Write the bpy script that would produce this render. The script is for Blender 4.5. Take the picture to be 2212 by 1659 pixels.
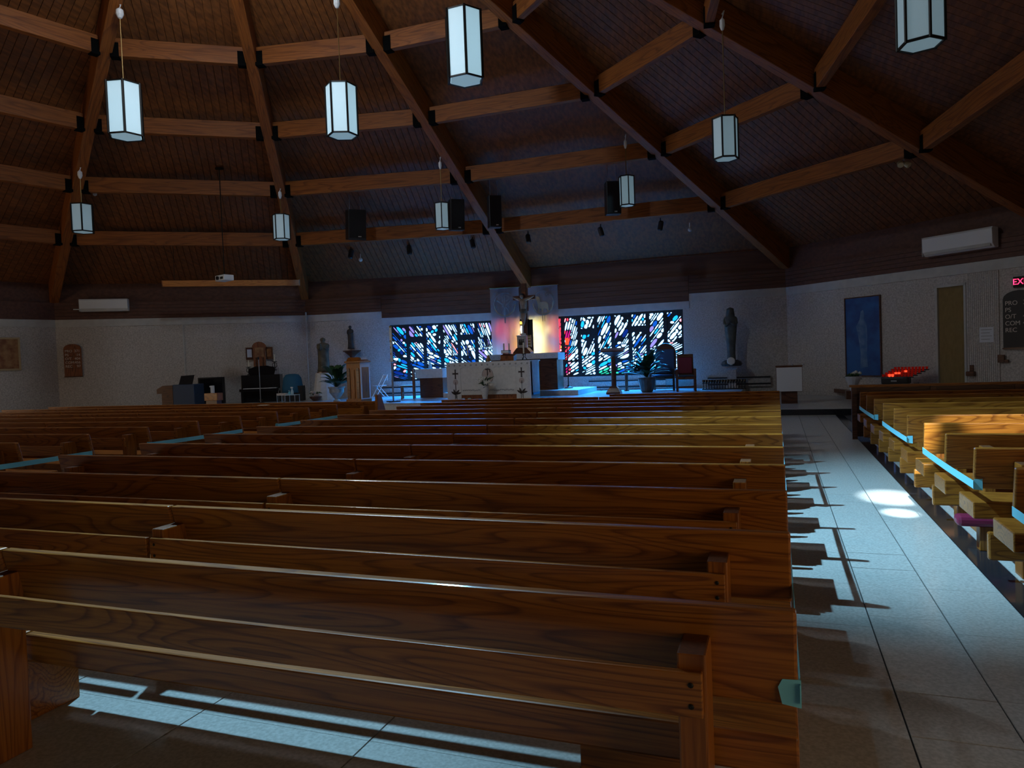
import bpy, bmesh, math, random
from mathutils import Vector, Matrix
random.seed(7)
sc = bpy.context.scene
for o in list(bpy.data.objects): bpy.data.objects.remove(o)
COL = sc.collection
PI = math.pi

# ------------------------------------------------------------------ camera
CAMZ = 1.57
YAW, PITCH, ROLL, FPX = 0.3518, -0.0313, -0.0374, 1561.49
IW, IH = 2212.0, 1659.0
_f = Vector((-math.sin(YAW)*math.cos(PITCH), math.cos(YAW)*math.cos(PITCH), math.sin(PITCH)))
_r0 = Vector((math.cos(YAW), math.sin(YAW), 0)); _u0 = _r0.cross(_f)
_r = _r0*math.cos(ROLL)+_u0*math.sin(ROLL); _u = -_r0*math.sin(ROLL)+_u0*math.cos(ROLL)
cam = bpy.data.cameras.new('camera'); camo = bpy.data.objects.new('camera', cam); COL.objects.link(camo)
cam.sensor_fit = 'HORIZONTAL'; cam.sensor_width = 36; cam.lens = 36*FPX/IW; cam.clip_start = .02; cam.clip_end = 200
camo.matrix_world = Matrix(((_r.x,_u.x,-_f.x,0),(_r.y,_u.y,-_f.y,0),(_r.z,_u.z,-_f.z,CAMZ),(0,0,0,1)))
sc.camera = camo
CP = Vector((0,0,CAMZ))

# ------------------------------------------------------------------ world, exposure, lamps' strength
w = bpy.data.worlds.new('world'); sc.world = w; w.use_nodes = True
w.node_tree.nodes['Background'].inputs[0].default_value = (.5,.6,.75,1)
w.node_tree.nodes['Background'].inputs[1].default_value = .3
sc.view_settings.view_transform = 'Standard'; sc.view_settings.look = 'None'
sc.view_settings.exposure = 0.0; sc.view_settings.gamma = 1.0; sc.view_settings.use_curve_mapping = False
WIN_W = 380
CENTRE_W, CENTRE_C = 520, (.80,.90,1.0)       # unseen fill lamp added below the roof light
SIDE_E, SIDE_C = 4.5, (1.0,.76,.5)                # glowing fill panes added outside the view to the left
FLOOD_W, FLOOD_C = 60, (.34,.72,1.0)          # hanging flood bulb over the centre pews
SKY_E, SKY_C = 20.0, (.86,.93,1.0)              # roof-light panes at the apex
REAR_E, REAR_C = 1.8, (1.0,.74,.45)            # glowing fill panes added behind the camera
POOL = ((1.09,8.40,9000,6.6),(1.06,7.62,7000,3.7)) # aisle spots: x, y, watts, cone degrees
POOL_WIDE = (2.05,8.3,3600,12.5)
GLASS = 2.7                                     # stained glass gain

def lamp(name, kind, loc, energy, col, size=.1, target=None, cone=None, blend=.3, label=None):
    l = bpy.data.lights.new(name, kind); l.energy = energy; l.color = col
    if kind in ('POINT','SPOT'): l.shadow_soft_size = size
    if kind == 'SPOT': l.spot_size = math.radians(cone); l.spot_blend = blend
    o = bpy.data.objects.new(name, l); COL.objects.link(o); o.location = loc
    if target is not None: o.rotation_euler = (Vector(target)-Vector(loc)).to_track_quat('-Z','Y').to_euler()
    return o
FLOOD = Vector((-4.15, 5.0, 7.2)); SPOTS = Vector((1.42, 3.5, 4.75))
lamp('centre_fill_light','POINT',(-9.557,10.243,10.45),CENTRE_W,CENTRE_C,.3)
lamp('flood_light','POINT',FLOOD-Vector((0,0,.12)),FLOOD_W,FLOOD_C,.09)
lamp('flood_beam_aisle','SPOT',FLOOD-Vector((0,0,.12)),6200,FLOOD_C,.07,(1.1,7.7,0),48,1.0)
lamp('flood_beam_pews','SPOT',FLOOD-Vector((0,0,.12)),2200,FLOOD_C,.09,(-2.4,2.3,0),34,1.0)
for i,(x,y,e,cn) in enumerate(POOL): lamp('aisle_spot_light','SPOT',SPOTS+Vector((.12*(i*2-1),.26,-.2)),e,(.72,.9,1.0),.02,(x,y,0),cn,.9)
lamp('aisle_wide_light','SPOT',SPOTS+Vector((.36,.22,-.2)),POOL_WIDE[2],(.80,.92,1.0),.03,(POOL_WIDE[0],POOL_WIDE[1],.55),POOL_WIDE[3],.45)

# daylight falling in through the two stained glass windows (long low strips at the panes, aimed down at the sanctuary floor)
for i_,(p_,q_) in enumerate((((-13.4,24.25),(-10.2,24.87)),((-6.9,25.2),(-3.1,25.23)))):
    p_=Vector((*p_,0)); q_=Vector((*q_,0)); d_=(q_-p_); n_=Vector((d_.y,-d_.x,0)).normalized()
    al=bpy.data.lights.new('window_daylight','AREA'); al.shape='RECTANGLE'; al.size=d_.length; al.size_y=.5; al.energy=WIN_W; al.color=(.012,.29,1.0); al.spread=math.radians(96)
    ao=bpy.data.objects.new('window_daylight',al); COL.objects.link(ao); c_=(p_+q_)/2+n_*.02+Vector((0,0,2.3))
    aim=(n_*1.0+Vector((0,0,-1.15))).normalized(); x_=d_.normalized(); z_=-aim; y_=z_.cross(x_)
    ao.matrix_world=Matrix(((x_.x,y_.x,z_.x,c_.x),(x_.y,y_.y,z_.y,c_.y),(x_.z,y_.z,z_.z,c_.z),(0,0,0,1)))
# ------------------------------------------------------------------ photo pixel helpers
def ray(x,y):
    v = _f*FPX+_r*(x-IW/2)-_u*(y-IH/2); return v.normalized()
def onz(x,y,z): v = ray(x,y); return v*((z-CAMZ)/v.z)+CP
def onY(x,y,Y): v = ray(x,y); return v*(Y/v.y)+CP
def dep(x,y,d): v = ray(x,y); return v*(d/v.dot(_f))+CP
def onwall(x,y,P,Q,off=0):
    P=Vector(P[:2]);Q=Vector(Q[:2]); n=Vector((-(Q-P).y,(Q-P).x)).normalized()
    if n.dot(P)>0: n=-n
    P=P+n*off; v=ray(x,y); t=P.dot(n)/(v.x*n.x+v.y*n.y); return v*t+CP
def mpp(P): return (Vector(P)-CP).dot(_f)/FPX    # metres per photo pixel at a point

# ------------------------------------------------------------------ materials
def mat(name, col=(.5,.5,.5), rough=.6, metal=0, emis=None, es=0, coat=0):
    m = bpy.data.materials.new(name); m.use_nodes = True
    b = m.node_tree.nodes['Principled BSDF']
    b.inputs['Base Color'].default_value = (*col,1); b.inputs['Roughness'].default_value = rough
    b.inputs['Metallic'].default_value = metal; b.inputs['Coat Weight'].default_value = coat; b.inputs['Coat Roughness'].default_value=.12
    if emis: b.inputs['Emission Color'].default_value = (*emis,1); b.inputs['Emission Strength'].default_value = es
    return m
def N(m,t,**kw):
    n = m.node_tree.nodes.new(t)
    for k,v in kw.items(): setattr(n,k,v)
    return n
def L(m,a,b): m.node_tree.links.new(a,b)
def B(m): return m.node_tree.nodes['Principled BSDF']
def noisy(name, c1, c2, scale, rough=.7, bump=0, stretch=(1,1,1), detail=4, bscale=None, metal=0, lo=.35, hi=.65):
    m = mat(name, c1, rough, metal)
    tc = N(m,'ShaderNodeTexCoord'); mp = N(m,'ShaderNodeMapping'); mp.inputs['Scale'].default_value = stretch
    oi = N(m,'ShaderNodeObjectInfo'); L(m,oi.outputs['Random'],mp.inputs['Location'])
    L(m,tc.outputs['Object'],mp.inputs['Vector'])
    n = N(m,'ShaderNodeTexNoise'); n.inputs['Scale'].default_value = scale; n.inputs['Detail'].default_value = detail
    L(m,mp.outputs[0],n.inputs['Vector'])
    r = N(m,'ShaderNodeValToRGB'); r.color_ramp.elements[0].position = lo; r.color_ramp.elements[1].position = hi
    r.color_ramp.elements[0].color = (*c1,1); r.color_ramp.elements[1].color = (*c2,1)
    L(m,n.outputs['Fac'],r.inputs['Fac']); L(m,r.outputs['Color'],B(m).inputs['Base Color'])
    if bump:
        bp = N(m,'ShaderNodeBump'); bp.inputs['Strength'].default_value = bump; bp.inputs['Distance'].default_value = .01
        if bscale:
            n2 = N(m,'ShaderNodeTexNoise'); n2.inputs['Scale'].default_value = bscale; L(m,mp.outputs[0],n2.inputs['Vector']); L(m,n2.outputs['Fac'],bp.inputs['Height'])
        else: L(m,n.outputs['Fac'],bp.inputs['Height'])
        L(m,bp.outputs['Normal'],B(m).inputs['Normal'])
    return m
def wood(name, light, dark, axis=0, rough=.32, coat=.25, rings=9.0, sc_=1.0):
    """oak: cathedral figure from warped bands, plus fine pores along the grain"""
    m = mat(name, light, rough, coat=coat); B(m).inputs['Specular IOR Level'].default_value=.38
    tc = N(m,'ShaderNodeTexCoord'); oi = N(m,'ShaderNodeObjectInfo')
    vm = N(m,'ShaderNodeVectorMath',operation='SCALE'); L(m,oi.outputs['Random'],vm.inputs['Scale']); vm.inputs[0].default_value=(37,19,53)
    va = N(m,'ShaderNodeVectorMath',operation='ADD'); L(m,tc.outputs['Object'],va.inputs[0]); L(m,vm.outputs[0],va.inputs[1])
    s = [4.2*sc_]*3; s[axis] = .42*sc_
    mp = N(m,'ShaderNodeMapping'); mp.inputs['Scale'].default_value = s; L(m,va.outputs[0],mp.inputs['Vector'])
    n = N(m,'ShaderNodeTexNoise'); n.inputs['Scale'].default_value = 1.15; n.inputs['Detail'].default_value = 1.2; n.inputs['Distortion'].default_value=.35
    L(m,mp.outputs[0],n.inputs['Vector'])
    mu = N(m,'ShaderNodeMath',operation='MULTIPLY'); mu.inputs[1].default_value = rings*2; L(m,n.outputs['Fac'],mu.inputs[0])
    pp = N(m,'ShaderNodeMath',operation='FRACT'); L(m,mu.outputs[0],pp.inputs[0])
    s2 = [90.0*sc_]*3; s2[axis] = 3.0*sc_
    mp2 = N(m,'ShaderNodeMapping'); mp2.inputs['Scale'].default_value = s2; L(m,va.outputs[0],mp2.inputs['Vector'])
    n2 = N(m,'ShaderNodeTexNoise'); n2.inputs['Scale'].default_value = 1; n2.inputs['Detail'].default_value = 3; L(m,mp2.outputs[0],n2.inputs['Vector'])
    r = N(m,'ShaderNodeValToRGB'); e = r.color_ramp.elements
    e[0].position=0; e[0].color=(*dark,1); e[1].position=.35; e[1].color=(*light,1)
    e3 = r.color_ramp.elements.new(.9); e3.color=(*[a*.9+b*.1 for a,b in zip(light,dark)],1)
    e4 = r.color_ramp.elements.new(1.0); e4.color=(*dark,1)
    L(m,pp.outputs[0],r.inputs['Fac'])
    mx = N(m,'ShaderNodeMix',data_type='RGBA',blend_type='MULTIPLY'); mx.inputs['Factor'].default_value=.55
    r2 = N(m,'ShaderNodeValToRGB'); r2.color_ramp.elements[0].position=.38; r2.color_ramp.elements[1].position=.55; r2.color_ramp.elements[0].color=(.45,.38,.3,1)
    L(m,n2.outputs['Fac'],r2.inputs['Fac']); L(m,r.outputs[0],mx.inputs['A']); L(m,r2.outputs[0],mx.inputs['B'])
    L(m,mx.outputs['Result'],B(m).inputs['Base Color'])
    bp = N(m,'ShaderNodeBump'); bp.inputs['Strength'].default_value=.08; bp.inputs['Distance'].default_value=.003; L(m,n2.outputs['Fac'],bp.inputs['Height']); L(m,bp.outputs[0],B(m).inputs['Normal'])
    return m
M = {}
M['oak'] = wood('oak', (.38,.130,.014), (.18,.050,.005), 0, .42, .22, 11)
M['oak_y'] = wood('oak_short', (.36,.118,.015), (.19,.052,.006), 1, .4, .08)
M['endgrain'] = noisy('end_grain', (.10,.028,.006), (.15,.045,.010), 60, .6)
M['oak_z'] = wood('oak_upright', (.35,.115,.015), (.20,.055,.007), 2, .4, .08)
M['beam'] = wood('beam_wood', (.31,.092,.012), (.19,.05,.006), 0, .6, 0, 6, .6)
M['plank'] = noisy('roof_plank', (.12,.036,.006), (.24,.078,.015), 2.0, .65, .15, (6,.35,6))
M['band'] = noisy('band_board', (.075,.026,.014), (.12,.044,.024), 2.0, .6, .1, (.35,6,6))
M['darkwood'] = wood('dark_wood', (.13,.045,.02), (.05,.016,.008), 0, .4)
M['brown'] = wood('brown_wood', (.30,.10,.035), (.12,.035,.012), 2, .4)
M['stucco'] = noisy('pebble_stucco', (.40,.365,.335), (.60,.56,.52), 26, .9, .6, (1,1,1), 6, 40)
M['plaster'] = noisy('plaster', (.46,.45,.43), (.54,.53,.50), 4, .8)
M['tile'] = noisy('terrazzo', (.46,.45,.42), (.60,.59,.56), 60, .22, 0, (1,1,1), 6)
M['grout'] = mat('grout', (.05,.05,.05), .8)
M['granite'] = noisy('black_granite', (.012,.012,.016), (.03,.03,.035), 80, .12)
M['platform'] = noisy('platform_tile', (.44,.44,.44), (.54,.54,.54), 30, .2)
M['riser'] = noisy('riser_stone', (.50,.48,.45), (.60,.58,.55), 20, .5)
M['lead'] = noisy('glass_matrix', (.008,.009,.012), (.02,.021,.025), 20, .7)
M['black'] = mat('black_paint', (.012,.012,.014), .45)
M['bracket'] = mat('matt_black_steel', (.004,.004,.004), .95); M['bracket'].node_tree.nodes['Principled BSDF'].inputs['Specular IOR Level'].default_value=.05
M['blackgloss'] = mat('black_lacquer', (.008,.008,.010), .15)
M['iron'] = mat('dark_iron', (.02,.018,.016), .5, .6)
M['white'] = mat('white_paint', (.72,.73,.74), .5)
M['cloth'] = noisy('white_cloth', (.62,.61,.58), (.70,.69,.66), 12, .9)
M['lace'] = noisy('lace', (.52,.52,.52), (.70,.70,.69), 60, .9)
M['thread'] = mat('dark_thread', (.05,.035,.03), .8)
M['greythread'] = mat('grey_thread', (.33,.33,.33), .8)
M['gold'] = mat('gold_thread', (.45,.33,.18), .6)
M['pinkish'] = mat('rose_applique', (.50,.40,.36), .8)
M['silver'] = mat('brushed_metal', (.5,.5,.5), .3, .9)
M['brass'] = mat('brass', (.45,.30,.12), .3, .9)
M['wax'] = mat('wax', (.78,.74,.62), .5)
M['tape'] = mat('blue_tape', (.22,.68,.82), .55)
M['leaf'] = noisy('leaf', (.015,.05,.018), (.04,.10,.03), 6, .45)
M['petal'] = mat('petal', (.75,.74,.68), .7)
M['pot'] = noisy('stone_pot', (.30,.28,.24), (.42,.40,.35), 12, .8)
M['darkpot'] = noisy('glazed_pot', (.05,.05,.045), (.10,.095,.08), 6, .4)
M['burgundy'] = mat('burgundy_vinyl', (.20,.015,.05), .4)
M['redglass'] = mat('red_glass', (.40,.012,.008), .15, emis=(1,.03,.01), es=.05)
M['redlit'] = mat('lit_red_glass', (.5,.02,.01), .2, emis=(1.0,.06,.02), es=1.6)
M['statue_grey'] = noisy('statue_robe', (.05,.06,.058), (.095,.11,.10), 5, .6)
M['statue_dark'] = noisy('bronze', (.035,.03,.028), (.07,.06,.05), 6, .5, metal=.3)
M['statue_tan'] = noisy('painted_statue', (.06,.055,.035), (.15,.12,.075), 4, .6)
M['corpus'] = noisy('carved_body', (.28,.20,.14), (.38,.29,.21), 8, .5)
M['bluecloth'] = mat('blue_cloth', (.02,.12,.22), .8)
M['navy'] = mat('navy_console', (.03,.06,.12), .5)
M['screen_wood'] = wood('screen_case_wood', (.62,.24,.05), (.45,.15,.03), 0, .5)
M['doorrib'] = noisy('accordion_vinyl', (.66,.56,.34), (.76,.65,.42), 5, .5)
M['greenglass'] = mat('bottle_plastic', (.45,.62,.70), .3)
M['paper'] = mat('paper', (.66,.68,.72), .8)
M['yellowpaper'] = mat('cream_paper', (.8,.72,.45), .8)
M['board_text'] = mat('board_letters', (.62,.56,.50), .7)
M['exit'] = mat('exit_letters', (.5,.01,.05), .4, emis=(1,.03,.12), es=3.0)
M['pic'] = noisy('icon_painting', (.20,.07,.025), (.38,.20,.08), 5, .6)
M['blueposter'] = noisy('blue_painting', (.012,.06,.22), (.02,.12,.36), 2.5, .5)
M['palefig'] = noisy('pale_brushwork', (.05,.14,.32), (.14,.24,.40), 5, .6)
M['lampglass'] = None
m = mat('lantern_glass', (.80,.84,.86), .4); B(m).inputs['Subsurface Weight'].default_value = 0
tr = N(m,'ShaderNodeBsdfTranslucent'); tr.inputs[0].default_value=(.8,.85,.88,1); ms = N(m,'ShaderNodeMixShader'); ms.inputs[0].default_value=.5
out = m.node_tree.nodes['Material Output']; L(m,B(m).outputs[0],ms.inputs[1]); L(m,tr.outputs[0],ms.inputs[2]); L(m,ms.outputs[0],out.inputs[0]); M['lampglass']=m
for nm_,es_ in (('lampglass',.07),('lampglass_added_glow',.26)):
    mm=m if nm_=='lampglass' else m.copy(); bb=mm.node_tree.nodes['Principled BSDF']
    bb.inputs['Emission Color'].default_value=(.55,.86,1,1); bb.inputs['Emission Strength'].default_value=es_*2; M[nm_]=mm  # added glow stands in for light falling on the lantern glass
m = mat('banner_cloth', (.46,.47,.52), .9)
tr = N(m,'ShaderNodeBsdfTranslucent'); tr.inputs[0].default_value=(.75,.72,.70,1); ms = N(m,'ShaderNodeMixShader'); ms.inputs[0].default_value=.5
out = m.node_tree.nodes['Material Output']; L(m,B(m).outputs[0],ms.inputs[1]); L(m,tr.outputs[0],ms.inputs[2]); L(m,ms.outputs[0],out.inputs[0]); M['banner']=m
M['flood'] = mat('flood_bulb', (1,1,1), .4, emis=FLOOD_C, es=40)
M['rooflight'] = mat('rooflight_pane', (.5,.6,.7), .3, emis=SKY_C, es=SKY_E)
M['sidefill'] = mat('side_pane', (.5,.5,.5), .3, emis=SIDE_C, es=SIDE_E)
M['rearfill'] = mat('rear_fill_pane', (.5,.5,.5), .3, emis=REAR_C, es=REAR_E)
GC = {'white':(.48,.95,1.6),'pale':(.36,.62,1.0),'lilac':(.14,.12,.36),'cyan':(.006,.26,.70),'blue':(.002,.045,.26),'deep':(.001,.010,.10),
      'red':(.75,.03,.06),'pink':(1.0,.26,.32),'magenta':(.26,.004,.10),'yellow':(1.7,1.25,.22),'amber':(1.2,.55,.07),'cream':(2.9,2.8,1.5),'green':(.015,.36,.22)}
for k,c in GC.items():
    M['g_'+k] = mat('glass_'+k, tuple(min(.8,x*.2) for x in c), .2, emis=tuple(x/max(c) for x in c), es=max(c)*GLASS)

# ------------------------------------------------------------------ mesh builder
class MB:
    def __init__(s): s.v=[]; s.f=[]
    def add(s, vs, fs): b=len(s.v); s.v+= [tuple(v) for v in vs]; s.f+=[tuple(i+b for i in f) for f in fs]; return s
    def hexa(s,p): return s.add(p,[(0,3,2,1),(4,5,6,7),(0,1,5,4),(1,2,6,5),(2,3,7,6),(3,0,4,7)])
    def box(s,x0,x1,y0,y1,z0,z1): return s.hexa([(x0,y0,z0),(x1,y0,z0),(x1,y1,z0),(x0,y1,z0),(x0,y0,z1),(x1,y0,z1),(x1,y1,z1),(x0,y1,z1)])
    def cbox(s,c,d,rz=0,rx=0,ry=0):
        R=Matrix.Rotation(rz,3,'Z')@Matrix.Rotation(rx,3,'X')@Matrix.Rotation(ry,3,'Y'); c=Vector(c); x,y,z=[k/2 for k in d]
        return s.hexa([c+R@Vector(q) for q in ((-x,-y,-z),(x,-y,-z),(x,y,-z),(-x,y,-z),(-x,-y,z),(x,-y,z),(x,y,z),(-x,y,z))])
    def lathe(s,prof,n=16,c=(0,0,0),sx=1,sy=1,ph=0):
        vs=[];fs=[]
        for r,z in prof:
            for k in range(n): a=2*PI*k/n+ph; vs.append((c[0]+r*sx*math.cos(a),c[1]+r*sy*math.sin(a),c[2]+z))
        for i in range(len(prof)-1):
            for k in range(n): k2=(k+1)%n; fs.append((i*n+k,i*n+k2,(i+1)*n+k2,(i+1)*n+k))
        fs.append(tuple(range(n-1,-1,-1))); fs.append(tuple((len(prof)-1)*n+k for k in range(n)))
        return s.add(vs,fs)
    def tube(s,pts,r,n=8):
        pts=[Vector(p) for p in pts]; rs=r if isinstance(r,(list,tuple)) else [r]*len(pts); vs=[];fs=[]
        up=None
        for i,p in enumerate(pts):
            d=(pts[min(i+1,len(pts)-1)]-pts[max(i-1,0)]).normalized()
            if up is None: up=Vector((0,0,1)) if abs(d.z)<.9 else Vector((1,0,0))
            a=d.cross(up).normalized(); b=a.cross(d).normalized(); up=b
            for k in range(n): t=2*PI*k/n; vs.append(p+(a*math.cos(t)+b*math.sin(t))*rs[i])
        for i in range(len(pts)-1):
            for k in range(n): k2=(k+1)%n; fs.append((i*n+k,i*n+k2,(i+1)*n+k2,(i+1)*n+k))
        fs.append(tuple(range(n-1,-1,-1))); fs.append(tuple((len(pts)-1)*n+k for k in range(n)))
        return s.add(vs,fs)
    def prism(s,poly,o,ex,ey,ez):
        """polygon (u,v) on frame o,ex,ey extruded by vector ez"""
        o=Vector(o);ex=Vector(ex);ey=Vector(ey);ez=Vector(ez);n=len(poly)
        a=[o+ex*u+ey*v for u,v in poly]; b=[p+ez for p in a]
        return s.add(a+b,[tuple(range(n-1,-1,-1)),tuple(range(n,2*n))]+[(k,(k+1)%n,n+(k+1)%n,n+k) for k in range(n)])
    def ball(s,c,r,n=10,m_=7,sx=1,sy=1,sz=1):
        return s.lathe([(max(.001,r*math.sin(PI*i/m_)),-r*sz*math.cos(PI*i/m_)) for i in range(m_+1)],n,c,sx,sy)
    def mesh(s,name,smooth=False,bevel=0):
        me=bpy.data.meshes.new(name); me.from_pydata(s.v,[],s.f)
        bm=bmesh.new(); bm.from_mesh(me); bmesh.ops.recalc_face_normals(bm,faces=bm.faces)
        if bevel: bmesh.ops.bevel(bm,geom=[e for e in bm.edges if e.calc_face_angle(0)>.5],offset=bevel,segments=2,affect='EDGES',profile=.5)
        bm.to_mesh(me); bm.free()
        if smooth:
            for p in me.polygons: p.use_smooth=True
        return me
    def build(s,name,m,parent=None,smooth=False,bevel=0,loc=None):
        return link(name,s.mesh(name,smooth,bevel),m,parent,loc)
def link(name,me,m=None,parent=None,loc=None):
    if m is not None and not me.materials: me.materials.append(M[m] if isinstance(m,str) else m)
    o=bpy.data.objects.new(name,me); COL.objects.link(o)
    if parent is not None: o.parent=parent
    if loc is not None: o.location=loc
    return o
def tag(o,label=None,cat=None,group=None,kind=None):
    if label: o['label']=label
    if cat: o['category']=cat
    if group: o['group']=group
    if kind: o['kind']=kind
    return o
def thing(name,label,cat,loc=(0,0,0),rz=0,group=None,kind=None,scale=1):
    o=bpy.data.objects.new(name,None); o.empty_display_size=.1; COL.objects.link(o); o.location=loc; o.rotation_euler=(0,0,rz); o.scale=(scale,)*3
    return tag(o,label,cat,group,kind)
def copy_tree(o,parent=None):
    c=o.copy(); COL.objects.link(c); c.parent=parent
    for ch in [x for x in o.children]: copy_tree(ch,c)
    return c
def text_mesh(name,body,size,m,parent,mw,align='CENTER',depth=.004):
    cu=bpy.data.curves.new(name,'FONT'); cu.body=body; cu.size=size; cu.extrude=depth; cu.align_x=align; cu.align_y='CENTER'
    t=bpy.data.objects.new(name,cu); COL.objects.link(t)
    me=bpy.data.meshes.new_from_object(t.evaluated_get(bpy.context.evaluated_depsgraph_get())); bpy.data.objects.remove(t); me.materials.clear()
    o=link(name,me,m,parent); o.matrix_local=mw; return o
ORD=['','first','second','third','fourth','fifth','sixth','seventh','eighth','ninth','tenth','eleventh','twelfth','thirteenth','fourteenth','fifteenth']

# ------------------------------------------------------------------ the shell
O=Vector((-9.557,10.243,0)); ZB,ZA=4.2,12.87           # beam undersides at wall and apex
V={}
V['A']=Vector((-24.0,18.6));V['B']=Vector((-17.0,23.55));V['C']=Vector((-8.5,25.2));V['D']=Vector((.35,25.25));V['E']=Vector((6.0,20.2))
for k,a in zip('FGHIJKL',(3,-27,-57,-87,-117,-147,-178)):
    V[k]=Vector((O.x+17.3*math.cos(math.radians(a)),O.y+17.3*math.sin(math.radians(a))))
RING=['A','B','C','D','E','F','G','H','I','J','K','L']
DECK=.72                                               # roof boards above beam undersides
WT=5.1
ZS,ZH,ZBT=3.64,3.39,4.25                               # stucco top, window header, band top
PZ=.43; PZ1=.15

floor=MB(); 
fp=[V[k] for k in RING]
floor.prism([(p.x,p.y) for p in fp],(0,0,-.30),(1,0,0),(0,1,0),(0,0,.292))
FL=floor.build('floor','grout'); tag(FL,'pale terrazzo tile floor with dark joints','floor',kind='structure')
def tiles():
    pr={}
    def tile(x0,x1,y0,y1,m='tile',gy=.0012):
        g=.004; key=(round(x1-x0,3),round(y1-y0,3),m,gy)
        if key not in pr:
            me=MB().box(g,x1-x0-g,gy,y1-y0-gy,-.007,0).mesh('floor_tile'); me.materials.append(M[m]); pr[key]=me
        link('floor_tile' if m=='tile' else 'inlay_strip',pr[key],None,FL,(x0,y0,0))
    ys=[]; y=.44
    while y<18.6: ys.append(y); y+=.803
    jx=[.0694+.0,.469,.876,1.289]
    for i,y0 in enumerate(ys):
        y1=y0+.803
        tile(.469-1.214,.469,y0,y1)
        # accent squares every third course
        if i%3==2: pass
        tile(.876,1.289,y0,y1)
    y=.85
    yy=[.44]
    base=[5.655-2.43*2,5.655-2.43,5.655,8.085,10.515,12.945,15.375,17.8]
    cuts=sorted([b for b in base]+[b+.42 for b in base]+[b+.42+1.005 for b in base])
    cuts=[c for c in cuts if c<18.7]
    for a,b in zip(cuts,cuts[1:]+[18.86]): tile(.469,.876,a,b,'tile',.007 if b-a<.5 else .0012)
    for y0 in [k*1.6 for k in range(12)]: tile(1.289,1.468,y0,min(y0+1.6,18.86),'granite')
    # under the pews
    x=.469-1.214
    for kx in range(6):
        x1=x-.90; x0=x1
        for ky in range(14):
            y0=-1.31+ky*.96-.0+ .0
            tile(x1,x,y0+ .05,y0+1.01)
        x=x1
    x=1.468
    for kx in range(2):
        for ky in range(14): tile(x,x+1.2,.44+ky*.96,.44+(ky+1)*.96)
        x+=1.2
tiles()
# plain terrazzo beyond the built tiles
far=MB(); far.box(-26,-6.15,-6,19.3,-.008,-.001); far.box(-6.15,-.745,12.2,19.3,-.008,-.001); far.box(3.87,6,1,19,-.008,-.001)
far.box(-.745,.469,-4,.44,-.008,-.001); far.box(-6.15,-.745,-5,-1.3,-.008,-.001); far.box(.876,4,-3,.44,-.008,-.001)
far.build('terrazzo','tile',FL)

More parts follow.
